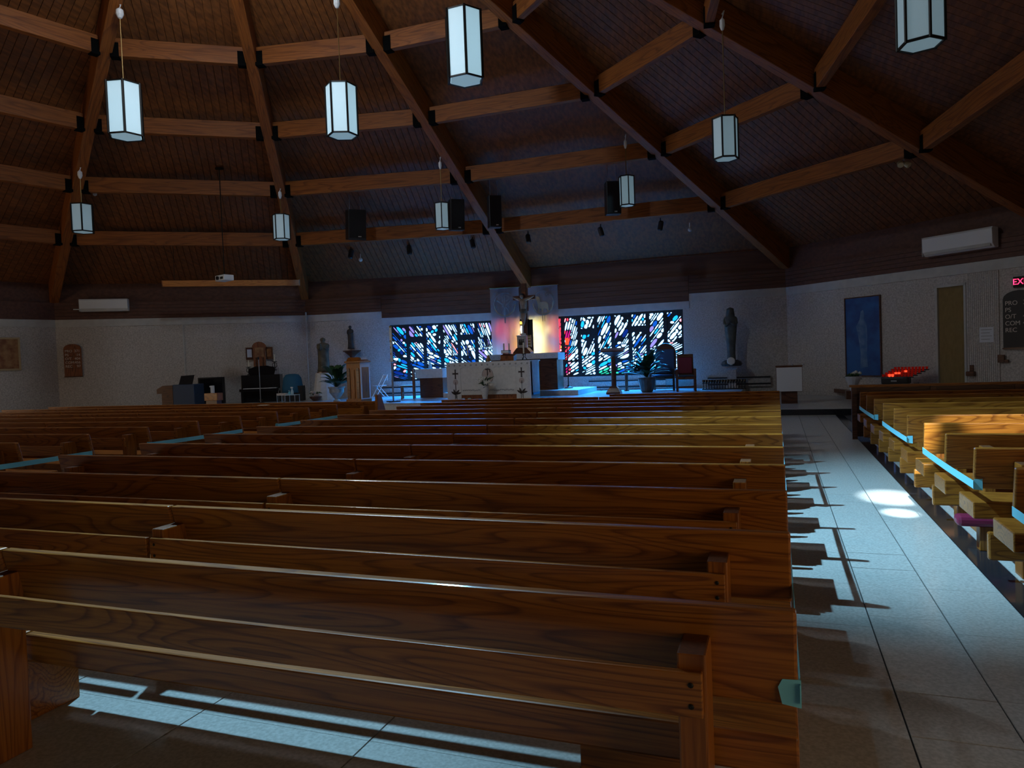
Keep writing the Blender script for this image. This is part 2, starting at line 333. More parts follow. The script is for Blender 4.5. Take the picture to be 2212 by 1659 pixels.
def seg(P,Q):
    d=(Q-P); Ln=d.length; d=d/Ln; n=Vector((-d.y,d.x)); mid=(P+Q)/2
    if n.dot(Vector((O.x,O.y))-mid)<0: n=-n
    return P,d,n,Ln                                     # n points into the room
def wbox(mb,P,d,n,u0,u1,n0,n1,z0,z1):
    q=[P+d*u0+n*n0,P+d*u1+n*n0,P+d*u1+n*n1,P+d*u0+n*n1]
    mb.hexa([(p.x,p.y,z0) for p in q]+[(p.x,p.y,z1) for p in q])
def uof(P,d,X): return (Vector(X[:2])-P).dot(d)
sides={('A','B'):'left',('B','C'):'altar_left',('C','D'):'altar_right',('D','E'):'right'}
WIN={}
tn=0
for i,k in enumerate(RING):
    k2=RING[(i+1)%12]; P,d,n,Ln=seg(V[k],V[k2]); nm=sides.get((k,k2),'rear_%d'%i)
    mb=MB()
    if nm=='altar_left':
        u0=uof(P,d,onwall(844,760,P,P+d)); WIN[1]=(P,d,n,u0,Ln-.02,.97,3.11); w0,w1=u0,Ln
        wbox(mb,P,d,n,-.2,w0,-.3,0,0,ZS); wbox(mb,P,d,n,w0,w1+.1,-.3,0,0,.97); wbox(mb,P,d,n,w0,w1+.1,-.3,0,3.11,ZH)
    elif nm=='altar_right':
        u1=uof(P,d,onwall(1477,740,P,P+d)); WIN[2]=(P,d,n,.02,u1,.93,3.13); w0,w1=0,u1
        wbox(mb,P,d,n,w1,Ln+.2,-.3,0,0,ZS); wbox(mb,P,d,n,-.1,w1,-.3,0,0,.93); wbox(mb,P,d,n,-.1,w1,-.3,0,3.13,ZH)
    elif nm=='right':
        a=uof(P,d,onwall(2021,700,P,P+d)); b=uof(P,d,onwall(2088,700,P,P+d)); DOOR=(P,d,n,a,b)
        wbox(mb,P,d,n,-.1,a,-.3,0,0,ZS); wbox(mb,P,d,n,b,Ln+.1,-.3,0,0,ZS); wbox(mb,P,d,n,a,b,-.3,0,3.15,ZS)
    else: wbox(mb,P,d,n,-.1,Ln+.1,-.3,0,0,ZS)
    wl=mb.build('wall_'+nm,'stucco'); tag(wl,'pebbled grey stucco wall '+{'left':'behind the piano','altar_left':'left of the crucifix, with stained glass','altar_right':'right of the crucifix, with stained glass','right':'with the folding door and blue painting'}.get(nm,'at the rear of the nave'),'wall',kind='structure')
    # smooth plaster coping strip under the boards
    tn+=1; mb=MB()
    if nm=='altar_left': wbox(mb,P,d,n,0,w0-.28,-.0,.03,ZS-.26,ZS); wbox(mb,P,d,n,w0-.28,Ln,0,.03,3.13,ZH)
    elif nm=='altar_right': wbox(mb,P,d,n,w1+.22,Ln,0,.03,ZS-.26,ZS); wbox(mb,P,d,n,0,w1+.22,0,.03,3.15,ZH)
    else: wbox(mb,P,d,n,0,Ln,0,.03,ZS-.26,ZS)
    tag(mb.build('trim_%d'%tn,'plaster',None),'smooth pale plaster strip along the wall head','trim',kind='structure')
    # boarded band above, each board its own piece
    tn+=1; bd=thing('trim_%d'%tn,'dark stained boarded band above the stucco','trim',kind='structure')
    vis=nm in sides.values()
    if nm=='altar_left': spans=[(0,w0-.28,ZS),(w0-.28,Ln,ZH)]
    elif nm=='altar_right': spans=[(0,w1+.22,ZH),(w1+.22,Ln,ZS)]
    else: spans=[(0,Ln,ZS)]
    for (u0,u1,z0) in spans:
        nb=5 if vis else 1; hz=(ZBT-z0)/nb
        for q in range(nb):
            mb=MB(); wbox(mb,P,d,n,u0+.004,u1-.004,-.3,.05+.004*(q%2),z0+q*hz+.004,z0+(q+1)*hz-.004)
            mb.build('board','band',bd)
    mb=MB(); wbox(mb,P,d,n,-.05,Ln+.05,-.3,-.02,ZH if nm.startswith('altar') else ZS,WT); mb.build('backing','band',bd)

# ------------------------------------------------------------------ roof
def up(P2,s,dz=0):   # point on a hip line (under side + dz), s = fraction from wall to apex
    return Vector((P2.x*(1-s)+O.x*s,P2.y*(1-s)+O.y*s,ZB*(1-s)+ZA*s+dz))
shell=MB()
for i,k in enumerate(RING):
    a,b=V[k],V[RING[(i+1)%12]]; s1=.93
    pts=[up(a,-.04,DECK+.06),up(b,-.04,DECK+.06),up(b,s1,DECK+.06),up(a,s1,DECK+.06)]
    shell.hexa(pts+[p+Vector((0,0,.1)) for p in pts])
CE=shell.build('ceiling','plank'); tag(CE,'dark boarded faceted roof rising to the roof light','ceiling',kind='structure')
for k,k2 in (('L','A'),('A','B'),('B','C'),('C','D'),('D','E'),('E','F')):
    a,b=up(V[k],0,DECK),up(V[k2],0,DECK); ap=Vector((O.x,O.y,ZA+DECK)); e=(b-a); Ln=e.length; e/=Ln
    tf=(ap-a).dot(e); foot=a+e*tf; sl=(ap-foot); S=sl.length; sl/=S; nn=e.cross(sl).normalized()
    if nn.z<0: nn=-nn
    wd=.195; nP=int(Ln/wd); wd=Ln/nP
    hh=lambda t: S*.93*max(0,min(t/tf,(Ln-t)/(Ln-tf)))
    if k in('L','E'): rng=range(nP) 
    else: rng=range(nP)
    for q in rng:
        t0,t1=q*wd+.007,(q+1)*wd-.007
        if k=='L' and q<nP*.45: continue
        if k=='E' and q>nP*.7: continue
        poly=[(t0,-.2),(t1,-.2),(t1,hh(t1)),(t0,hh(t0))]
        MB().prism(poly,a+nn*.0,e,sl,nn*.03).build('roof_plank','plank',CE)
# radial beams
blab={'A':'over the piano wall beside the white air unit','B':'between the piano wall and the altar wall','C':'running down to the crucifix','D':'running down beside the standing statue','E':'above the folding door side'}
for k in RING:
    P=V[k]; dr=(Vector((O.x,O.y))-P).normalized(); sd=Vector((-dr.y,dr.x,0)); wv=.14
    p0=up(P,-.012); p1=up(P,.94); mb=MB()
    X=(p1-p0); Ln=X.length; X/=Ln; Z=sd.cross(X); Z=Z if Z.z>0 else -Z
    mt=Matrix((( X.x,sd.x,Z.x,p0.x),(X.y,sd.y,Z.y,p0.y),(X.z,sd.z,Z.z,p0.z),(0,0,0,1)))
    mb.box(0,Ln,-wv,wv,0,.66); o=mb.build('roof_beam','beam',None,bevel=.012); o.matrix_world=mt
    tag(o,'glued timber roof beam '+blab.get(k,'of the rear nave roof'),'beam',group=None if k in blab else 'rear roof beams',kind='structure')
FR=(.185,.325,.46,.60,.75)
for i,k in enumerate(RING):
    k2=RING[(i+1)%12]
    for j,s in enumerate(FR):
        a=up(V[k],s,.03);b=up(V[k2],s,.03); d=(b-a); Ln=d.length; d.normalize(); n=Vector((-d.y,d.x,0))
        t=thing('roof_purlin','timber purlin, %s tier up from the wall, %s'%(ORD[j+1],'between the beams '+{'A':'left of the corner by the piano','B':'left of the crucifix','C':'right of the crucifix','D':'over the folding door','L':'beyond the hymn board wall','E':'over the right hand wall'}.get(k,'at the rear of the nave')),'purlin',(a.x,a.y,a.z),math.atan2(d.y,d.x),group='rear purlins' if k not in 'ABCDLE' else None,kind='structure')
        MB().box(.17,Ln-.17,-.09,.09,0,.44).build('timber','beam',t,bevel=.01)
        if k in 'LABCDE':
            for x0 in (.14,Ln-.34): MB().box(x0,x0+.20,-.105,.105,-.03,.33).build('bracket','bracket',t)
# roof light at the apex
rl=thing('roof_light','pale glazed roof light at the apex of the roof','window',(O.x,O.y,0),kind='structure')
for i,k in enumerate(RING):
    a=up(V[k],.93,DECK)-Vector((O.x,O.y,0)); b=up(V[RING[(i+1)%12]],.93,DECK)-Vector((O.x,O.y,0)); c=Vector((0,0,a.z+.15))
    mb=MB(); mb.add([a,b,c,a+Vector((0,0,.03)),b+Vector((0,0,.03)),c+Vector((0,0,.03))],[(0,1,2),(3,5,4),(0,3,4,1),(1,4,5,2),(2,5,3,0)]); mb.build('pane','rooflight',rl)

# ------------------------------------------------------------------ sanctuary platform
AB=seg(V['A'],V['B'])
pl=thing('sanctuary_platform','raised pale sanctuary platform with polished top','platform',kind='structure')
def slab(poly,z0,z1,name,m,par): return MB().prism(poly,(0,0,z0),(1,0,0),(0,1,0),(0,0,z1-z0)).build(name,m,par)
lw=AB[0]+AB[1]*(AB[3]-4.6)
slab([(lw.x,lw.y),(-19.3,19.4),(-1.0,19.4),(-1.0,25.24),(V['C'].x,V['C'].y),(V['B'].x,V['B'].y)],0.0,PZ-.02,'base','riser',pl)
# polished paving slabs on the platform top
xs=[-18.4+1.16*k for k in range(16)]
for ix,x0 in enumerate(xs):
    x1=min(x0+1.16,-1.0)
    for y0 in (19.38,20.55,21.72,22.89,24.06):
        y1=min(y0+1.17,23.2 if x1<-14 else 24.0 if x1<-11 else 25.1)
        if y1-y0<.2 or x1-x0<.1: continue
        if x0<-17 and y0>21.6: continue
        MB().box(x0+.004,x1-.004,y0+.004,y1-.004,PZ-.02,PZ).build('paving_slab','platform',pl)
slab([(lw.x+.1,lw.y),(-18.4,19.4),(-18.4,22.2),(V['B'].x+.2,V['B'].y-.1),(-17.9,22.9)],PZ-.02,PZ-.001,'margin','platform',pl)
slab([(-19,23),(-16,23),(-11,24),(-8.5,25),(-1,25.1),(-1,25.24),(-8.5,25.19),(-17,23.5)],PZ-.02,PZ-.002,'margin','platform',pl)
st=thing('sanctuary_step','low dark edged step at the end of the side aisle','step',kind='structure')
slab([(-.995,18.9),(6.2,18.9),(6.0,20.2),(.35,25.24),(-.995,25.24)],0,PZ1,'tread','platform',st)
MB().box(-.99,6.15,18.87,18.9,0,PZ1-.01).build('riser','granite',st)
pd=slab([(-10.6,22.1),(-5.9,22.1),(-5.9,24.6),(-10.6,24.6)],PZ,PZ+.16,'altar_step','riser',None); tag(pd,'low pale step under the rear altar','step',kind='structure')

# ------------------------------------------------------------------ stained glass
def clip(poly,rc):
    x0,x1,y0,y1=rc
    for ax,lim,sg in ((0,x0,1),(0,x1,-1),(1,y0,1),(1,y1,-1)):
        outp=[]
        for i,p in enumerate(poly):
            q=poly[(i+1)%len(poly)]; a=(p[ax]-lim)*sg; b=(q[ax]-lim)*sg
            if a>=0: outp.append(p)
            if a*b<0: t=a/(a-b); outp.append((p[0]+(q[0]-p[0])*t,p[1]+(q[1]-p[1])*t))
        poly=outp
        if len(poly)<3: return []
    return poly
def area(p): return abs(sum(p[i][0]*p[(i+1)%len(p)][1]-p[(i+1)%len(p)][0]*p[i][1] for i in range(len(p))))/2
def soften(p,k=.28):
    r=[]
    n=len(p)
    for i in range(n):
        a,b,c=p[i-1],p[i],p[(i+1)%n]
        r.append((b[0]+(a[0]-b[0])*k,b[1]+(a[1]-b[1])*k)); r.append((b[0]+(c[0]-b[0])*k,b[1]+(c[1]-b[1])*k))
    return r
def stained(num,npan,cu,side,label,seed):
    rd=random.Random(seed)
    P,d,n,u0,u1,z0,z1=WIN[num]
    root=thing('window_%d'%num,label,'window',kind='structure')
    mb=MB(); wbox(mb,P,d,n,u0,u1,-.22,-.10,z0,z1); mb.build('glass_matrix','lead',root)
    W=(u1-u0); pw=W/npan; mul=.055
    for q in range(npan+1):
        mb=MB(); c=u0+q*pw; wbox(mb,P,d,n,max(u0,c-mul),min(u1,c+mul),-.12,-.06,z0,z1); mb.build('mullion','lead',root)
    for zz in (z0,z1-.06): 
        mb=MB(); wbox(mb,P,d,n,u0,u1,-.12,-.05,zz,zz+.06); mb.build('frame_rail','lead',root)
    cnt=0
    for q in range(npan):
        ua,ub=u0+q*pw+mul+.015,u0+(q+1)*pw-mul-.015
        behind=(side<0 and q>=npan-2) or (side>0 and q<2)
        idx=(npan-1-q) if side<0 else q            # 0 next to the crucifix
        bars=[]
        if idx in (3,6): bars=[(z0+(z1-z0)*.68,z0+(z1-z0)*.78)]
        elif idx in (2,5) and not behind: bars=[(z0+(z1-z0)*.24,z0+(z1-z0)*.27)]
        zs=[z0+.07]+[x for b in bars for x in b]+[z1-.08]
        for b in bars:
            mb=MB(); wbox(mb,P,d,n,ua-.02,ub+.02,-.12,-.07,b[0]+.01,b[1]-.01); mb.build('cross_bar','lead',root)
        regs=[]
        for j in range(len(zs)//2):
            a_,b_=zs[2*j],zs[2*j+1]; md=z0+(z1-z0)*(.42+.08*((idx*7)%3-1))
            if a_<md-.2 and b_>md+.2: regs+=[(a_,md-.012),(md+.012,b_)]
            else: regs.append((a_,b_))
        for (za,zb2) in regs:
            cv=(z0-2.6-.25*idx) if (za+zb2)/2>z0+(z1-z0)*.42 else (z0-.55-.10*idx)
            # polar strips about the foot of the cross
            um=(ua+ub)/2-cu
            corners=[(u-cu,v-cv) for u in (ua,ub) for v in (za,zb2)]
            th=[math.atan2(c[0],c[1]) for c in corners]; rr=[math.hypot(*c) for c in corners]
            t=min(th)-.02
            while t<max(th):
                rm=sum(rr)/4; wstr=rd.choice((.055,.07,.09,.11,.15)) if not behind else rd.choice((.05,.08,.11))
                dt=wstr/rm; r=min(rr)-rd.random()*.3; g=(.019 if not behind else .004)/rm
                while r<max(rr):
                    ln=rd.choice((.12,.18,.25,.34,.5))
                    r2=r+ln; sk=rd.uniform(-.05,.05)
                    poly=[(cu+(r+.017)*math.sin(t+g),cv+(r+.017)*math.cos(t+g)),(cu+(r+.017+sk)*math.sin(t+dt-g),cv+(r+.017+sk)*math.cos(t+dt-g)),(cu+(r2-.016+sk)*math.sin(t+dt-g),cv+(r2-.016+sk)*math.cos(t+dt-g)),(cu+(r2-.016)*math.sin(t+g),cv+(r2-.016)*math.cos(t+g))]
                    poly=clip(poly,(ua,ub,za,zb2)); r=r2
                    if len(poly)<3 or area(poly)<.0011 or rd.random()<(.12 if not behind else .03): continue
                    poly=soften(poly)
                    cx=sum(p[0] for p in poly)/len(poly); cz=sum(p[1] for p in poly)/len(poly); fz=(cz-z0)/(z1-z0)
                    if behind:
                        x=abs(cx-cu)/ (2*pw)
                        if side>0:
                            if x<.5: colr=rd.choice(['cream','cream','yellow'])
                            elif x<.62: colr=rd.choice(['amber','cream','pink'])
                            else: colr='cyan' if .5<fz<.68 and x<.85 else rd.choice(['red','red','pink','amber'])
                        else:
                            if x<.22: colr=rd.choice(['yellow','cream','amber'])
                            elif x<.5: colr=rd.choice(['amber','red','amber','pink'])
                            elif x<.72 or fz>.55: colr=rd.choice(['red','red','pink','lilac'])
                            else: colr=rd.choice(['cyan','white','pale','cyan'])
                    elif side>0:
                        if idx==2: colr=rd.choices(['red','pink','magenta','white','blue','cyan'],[5,3,3,3,2,1])[0] if cx-cu<2.35*pw+.1 else rd.choices(['white','blue','cyan','pale'],[7,2,1,2])[0]
                        else: colr=rd.choices(['white','pale','cyan','blue','lilac','deep','pink'],[11,2.5,1.6,1.3,.5,.2,.2])[0]
                    else:
                        lf=idx/(npan-1)
                        colr=rd.choices(['white','pale','cyan','blue','deep','lilac','green','pink'],[9*(1.35-lf),2*(1.2-lf),2.0,1.6+3*lf**2,.2+2*lf**3,.7,(.8 if fz<.2 and lf>.6 else 0),.35])[0]
                    if fz<.12 and side>0 and idx in(4,5) and rd.random()<.5: colr='green'
                    o=P+d*0; base=Vector((P.x+n.x*-.085,P.y+n.y*-.085,0))
                    MB().prism(poly,base,(d.x,d.y,0),(0,0,1),(n.x*-.03,n.y*-.03,0)).build('glass_pane','g_'+colr,root); cnt+=1
                t+=dt
    return cnt
P,d,n,u0,u1,z0,z1=WIN[1]
PANES=[stained(1,8,u1+.02,-1,'abstract stained glass window with mostly blue rays, left of the crucifix',3)]
PANES.append(stained(2,9,0.0,1,'abstract stained glass window with red edge and white rays, right of the crucifix',11))
print('PANES',PANES)

# door: folding accordion door in the right wall
P,d,n,a,b=DOOR
dr=thing('door_1','ribbed cream accordion folding door beside the blue painting','door',kind='structure')
zt=3.15
for (u0,u1,z0,z1) in ((a,a+.06,0,zt),(b-.06,b,0,zt),(a,b,zt-.06,zt)):
    mb=MB(); wbox(mb,P,d,n,u0,u1,-.28,.02,z0,z1); mb.build('door_frame','plaster',dr)
nr=14; w_=(b-a-.12)/nr
for q in range(nr):
    mb=MB(); u0=a+.06+q*w_
    pts=[P+d*u0+n*-.17,P+d*(u0+w_*.5)+n*-.02,P+d*(u0+w_)+n*-.17]
    mb.hexa([(pts[0].x,pts[0].y,PZ1),(pts[1].x,pts[1].y,PZ1),(pts[2].x,pts[2].y,PZ1),(pts[1].x-n.x*.11,pts[1].y-n.y*.11,PZ1),(pts[0].x,pts[0].y,zt-.06),(pts[1].x,pts[1].y,zt-.06),(pts[2].x,pts[2].y,zt-.06),(pts[1].x-n.x*.11,pts[1].y-n.y*.11,zt-.06)])
    mb.build('door_rib','doorrib',dr)
# ribbed panel of the folding partition beside the door
pa=thing('wall_partition','grey vertically ribbed partition panel between door and hymn board','wall',kind='structure')
u0=b+.03; u1=uof(P,d,onwall(2160,700,P,P+d)); nr=16; w_=(u1-u0)/nr
for q in range(nr):
    mb=MB(); wbox(mb,P,d,n,u0+q*w_,u0+(q+.86)*w_,0,.03,PZ1,ZS-.27); mb.build('rib','stucco',pa)
# unseen glowing panes added as fill light for pew backs and left wall
for nm,(k,k2),q0,q1 in (('window_3',('G','H'),.02,.5),('window_4',('K','L'),.2,.8)):
    P,d,n,Ln=seg(V[k],V[k2]); ro=thing(nm,'added glowing fill panes in the rear wall' if nm=='window_3' else 'added glowing fill panes in the far side wall of the nave','window',kind='structure')
    for q in range(4):
        ua=Ln*(q0+(q1-q0)*q/4)+.05; ub=Ln*(q0+(q1-q0)*(q+1)/4)-.05
        mb=MB(); wbox(mb,P,d,n,ua,ub,.01,.02,.3,2.6); mb.build('pane','rearfill' if nm=='window_3' else 'sidefill',ro)
        mb=MB(); wbox(mb,P,d,n,ua-.05,ua,.0,.06,.1,2.7); mb.build('mullion','black',ro)

# ------------------------------------------------------------------ pews
Y0,SP=2.0875,.9083
def ry(i): return Y0+SP*i
def chamf(mb,bev=.008): return mb
PEWM={}
def pew_parts(Ln,kneel,posts,legs):
    key=(round(Ln,2),kneel,posts,legs)
    if key in PEWM: return PEWM[key]
    parts=[]
    mb=MB(); mb.hexa([(0,.062,.565),(Ln,.062,.565),(Ln,.108,.575),(0,.108,.575),(0,-.002,.858),(Ln,-.002,.858),(Ln,.046,.858),(0,.046,.858)])
    parts.append(('backrest',mb.mesh('backrest',bevel=.009),'oak',None))
    parts.append(('seat',MB().box(0,Ln,  .075,.50,.352,.470).mesh('seat',bevel=.008),'oak',None))
    for px_ in posts:
        x=px_ if px_>=0 else Ln+px_
        parts.append(('post',MB().box(x-.039,x+.039,-.125,.04,0,.765).mesh('post',bevel=.006),'oak_z',None))
    xs=sorted([px_ if px_>=0 else Ln+px_ for px_ in posts])
    r0,r1=xs[0]-.03,(xs[-1]+.03 if len(xs)>1 else Ln-.01)
    rm=MB().box(r0,r1,-.150,-.125,.600,.722).mesh('rail',bevel=.004)
    sm=[]
    for x in xs:
        for z in (.632,.690):
            sm.append(MB().lathe([(.007,0),(.008,.002),(.004,.004)],8).mesh('screw'))
            sm[-1].transform(Matrix.Translation((x,-.1505,z))@Matrix.Rotation(PI/2,4,'X'))
    parts.append(('rail',rm,'oak',[('screw',s_,'iron') for s_ in sm]))
    for lx in legs:
        x=lx if lx>=0 else Ln+lx
        parts.append(('leg',MB().box(x-.17,x+.17,.16,.46,0,.352).mesh('leg',bevel=.006),'oak',None))
    if kneel==1:
        parts.append(('kneeler',MB().box(.02,Ln-.02,-.215,-.165,.14,.325).mesh('kneeler',bevel=.012),'oak',None))
        for x in (.4,Ln-.4): parts.append(('kneeler_arm',MB().box(x-.03,x+.03,-.2,.16,.10,.15).mesh('kneeler_arm'),'oak_y',None))
    elif kneel==2:
        parts.append(('kneeler',MB().box(.0,Ln-.02,-.345,-.195,.185,.265).mesh('kneeler',bevel=.028),'burgundy',None))
        for x in (.22,Ln-.3): parts.append(('kneeler_arm',MB().box(x-.05,x+.05,-.30,.155,.10,.15).mesh('kneeler_arm'),'oak_y',None)); parts.append(('kneeler_foot',MB().box(x-.07,x+.07,-.32,-.22,0,.185).mesh('kneeler_foot',bevel=.005),'oak_z',None))
    for p in parts:
        p[1].materials.append(M[p[2]])
        if p[0]=='post':
            p[1].materials.append(M['endgrain'])
            for pg in p[1].polygons:
                if pg.center.z>.755 and pg.normal.z>.6: pg.material_index=1
        if p[3]:
            for q in p[3]: q[1].materials.append(M[q[2]])
    PEWM[key]=parts; return parts
def pew(x0,x1,i,kneel,posts,legs,label,group):
    t=thing('pew',label,'pew',(x0,ry(i),0),group=group)
    for nm,me,m,sub in pew_parts(x1-x0,kneel,posts,legs):
        o=link(nm,me,None,t)
        if sub:
            for sn,sme,smm in sub: link(sn,sme,None,o)
    return t
for i in range(14):
    nth=ORD[14-i]
    pew(-3.085,.034,i,1 if i>1 else 0,(.03,-.27),(-.5,) if i==0 else (-.28,.35),'oak pew, aisle half of the centre block, %s row from the altar'%nth,'centre block pews, aisle half')
    if i<13: pew(-6.28,-3.10,i,1 if i>1 else 0,(.27,),(.28,-.33),'oak pew, piano side of the centre block, %s row from the altar'%nth,'centre block pews, piano half')
for i in range(3,12):
    nth=ORD[12-i]
    xr=-8.12
    for sgm,nm in enumerate(('inner','middle','outer')):
        x1=xr-3.15*sgm; x0=x1-3.13
        if sgm==2 and i<7: continue
        if x0< -1.6*ry(i)-5: continue
        pew(x0,x1,i,1,(.27,-.27),(.28,-.28),'oak pew, %s third of the piano block, %s row behind its front bench'%(nm,nth),'piano block pews, %s third'%nm)
# front bench of the piano block with a full end panel
for sgm,nm in enumerate(('inner','middle','outer')):
    x1=-7.75-3.15*sgm; t=pew(x1-3.13,x1,12,1,(.27,-.27),(.28,-.28),'front oak bench of the block facing the piano, %s third'%nm,'piano block front benches')
    if sgm==0: MB().hexa([(3.13,-.10,0),(3.19,-.10,0),(3.19,.56,0),(3.13,.56,0),(3.13,-.06,.99),(3.19,-.06,.99),(3.19,.10,.99),(3.13,.10,.99)]).build('end_panel','oak_z',t,bevel=.01)
for i in range(1,13):
    nth=ORD[13-i]
    t=pew(1.262,4.40,i,2 if i==5 else 1,(.27,-.27),(.62,-.62),'oak pew, block by the folding door, %s row from its front'%nth,'door side block pews')
mb=MB(); mb.box(1.22,4.7,13.55,13.60,0,.93)
fr=thing('pew_front_screen','dark oak modesty screen in front of the door side pews','screen',(1.2,13.75,0))
MB().box(0,3.6,0,.05,.05,.90).build('panel','darkwood',fr); MB().box(-.03,3.63,-.03,.08,.90,.94).build('cap_rail','oak',fr)
for x in (0,1.2,2.4,3.52): MB().box(x,x+.08,-.03,.0,0,.90).build('stile','darkwood',fr)

# blue tape barriers across closed rows
def tape(X,i0,i1,z,label,group,side):
    y0,y1=ry(i0)+.03,ry(i1)+.06; t=thing('tape_strip',label,'tape',(X,y0,0),group=group)
    sg=.0; mb=MB(); nS=6; L_=y1-y0
    pts=[(q/nS*L_, z-.006*math.sin(PI*q/nS)) for q in range(nS+1)]
    vs=[];fs=[]
    for y,zz in pts: vs+=[(side*.002,y,zz-.028),(side*.002,y,zz+.028),(side*.005,y,zz+.028),(side*.005,y,zz-.028)]
    for q in range(nS):
        for e in range(4): a=q*4+e;b=q*4+(e+1)%4; fs.append((a,b,b+4,a+4))
    fs+= [(0,1,2,3),(nS*4+3,nS*4+2,nS*4+1,nS*4)]
    mb.add(vs,fs); mb.build('strip','tape',t)
    for y in (0,):
        mb=MB(); x0,x1=(-.055,.006) if side>0 else (-.006,.055)
        rs=random.Random(int(i0*7+X*10))
        ye=lambda zz: .034+.021*(.86-zz)/.1-.02
        z_=z; yb=-.03+.062*(.86-z_)/.295
        mb.prism([(x0+rs.uniform(0,.012),z-.035),(x1,z-.042),(x1,z+.038),(x0+.012,z+.036),(x0,z+.012)],(0,yb-.010,0),(1,0,0),(0,0,1),(0,.003,0)); mb.build('wrapped_end','tape',t)
for (i0,i1) in ((0,2),(3,5),(6,8),(9,11)):
    tape(.036,i0,i1,.615,'blue tape closing centre block rows %s to %s from the altar'%(ORD[14-i1],ORD[14-i0]),'blue tapes on the centre block',1)
for (i0,i1) in ((3,5),(6,8),(9,11)):
    tape(-8.118,i0,i1,.615,'blue tape closing piano block rows %s to %s from its front'%(ORD[13-i1],ORD[13-i0]),'blue tapes on the piano block',1)
for (i0,i1) in ((1,3),(4,6),(7,9),(10,12)):
    tape(1.258,i0,i1,.60,'blue tape closing folding door side rows %s to %s from the front'%(ORD[13-i1],ORD[13-i0]),'blue tapes on the door side block',-1)

# ------------------------------------------------------------------ pendant lanterns
def lantern(label,P,size,hgt,top,hook=None,rot=0,group=None,gl='lampglass'):
    """P: centre of the body, size: width over corners, hgt: body height, top: z of the fixing"""
    r=size/2; t=thing('pendant_lantern',label,'pendant lamp',P,rot,group)
    h2=hgt/2; c=[(r*math.cos(PI/3*k),r*math.sin(PI/3*k)) for k in range(6)]
    for k in range(6):
        a=Vector((*c[k],0));b=Vector((*c[(k+1)%6],0)); e=(b-a); ln=e.length; e/=ln; nn=Vector((e.y,-e.x,0)); q=.03*size
        a2,b2=a+e*q,b-e*q
        mb=MB(); mb.prism([(0,-h2+.03),((b2-a2).length,-h2+.03),((b2-a2).length,h2-.03),(0,h2-.03)],a2-nn*.012,e,(0,0,1),nn*.008); mb.build('glass_panel',gl,t)
        MB().tube([(c[k][0],c[k][1],-h2),(c[k][0],c[k][1],h2)],.022*size/.6,6).build('corner_bar','iron',t)
    # open bottom ring and recessed diffuser
    for zr_ in (-h2,h2-.03):
        mb=MB(); vs=[];fs=[]
        for sc2,z in ((1.03,zr_),(1.03,zr_+.03),(.92,zr_+.03),(.92,zr_)):
            vs+=[(x*sc2,y*sc2,z) for x,y in c]
        for q in range(4):
            for k in range(6): a=q*6+k;b=q*6+(k+1)%6;c2=((q+1)%4)*6; fs.append((a,b,c2+(k+1)%6,c2+k))
        mb.add(vs,fs).build('frame_ring','iron',t)
    for k in range(3): MB().tube([(c[k][0]*.95,c[k][1]*.95,h2-.015),(-c[k][0]*.95,-c[k][1]*.95,h2-.015)],.010,5).build('top_spoke','iron',t)
    MB().prism([(x*.88,y*.88) for x,y in c],(0,0,-h2+.012),(1,0,0),(0,1,0),(0,0,.01)).build('diffuser','lampglass',t)
    rise=top-P[2]
    MB().tube([(0,0,h2),(0,0,rise-.25)],.012,6).build('cord','brass',t)
    hb=MB().lathe([(.02,-.05),(.10,-.10),(.11,-.20),(.06,-.28),(.02,-.30)],10,(0,0,rise),size,size) 
    o=hb.build('ceiling_hook_box','white',t,smooth=False)
    MB().tube([(.0,0,rise-.06),(.05,.02,rise+.10),(.0,.0,rise+.02)],.012,5).build('cable_loop','white',t)
    return t
def beamz(k,P):  # underside of beam k above a point
    v=V[k]; s=(Vector(P[:2])-v).dot((Vector((O.x,O.y))-v))/(Vector((O.x,O.y))-v).length_squared; return ZB*(1-s)+ZA*s
def lamp_at(label,cx,cy,wpx,hpx,k,sfrac,rot,gl='lampglass'):
    Pb=up(V[k],sfrac); dd=(Pb-CP).dot(_f); P=dep(cx,cy,dd); m_=dd/FPX
    return lantern(label,P,wpx*m_,hpx*m_*.97,max(beamz(k,P)-.02,P.z+hpx*m_*.5+.6),None,rot,None,gl)
lamp_at('large hexagonal pendant lantern below the beam by the piano wall',270,240,74,116,'A',.676,.25,'lampglass_added_glow')
lamp_at('large hexagonal pendant lantern below the beam that runs to the crucifix',738,240,66,112,'C',.687,.42,'lampglass_added_glow')
lamp_at('largest hexagonal pendant lantern, mirrored base, between the crucifix beam and its neighbour',1003,102,82,150,'D',.661,-.05,'lampglass_added_glow')
lamp_at('small hexagonal pendant lantern over the hymn board wall',178,472,45,62,'A',.384,.3)
lamp_at('small hexagonal pendant lantern over the piano',608,491,35,56,'B',.346,.45)
lamp_at('small hexagonal pendant lantern next to a black loudspeaker left of the crucifix beam',955,467,32,58,'C',.38,.9)
lamp_at('small hexagonal pendant lantern next to a black loudspeaker right of the crucifix beam',1354,413,33,66,'D',.356,.95)
lamp_at('middle sized hexagonal pendant lantern over the side aisle',1567,300,54,92,'E',.60,.35)
Pq=dep(1988,18,9.2); lantern('hexagonal pendant lantern over the folding door side pews',Pq,92*9.2/FPX,160*9.2/FPX,6.95,None,.75)
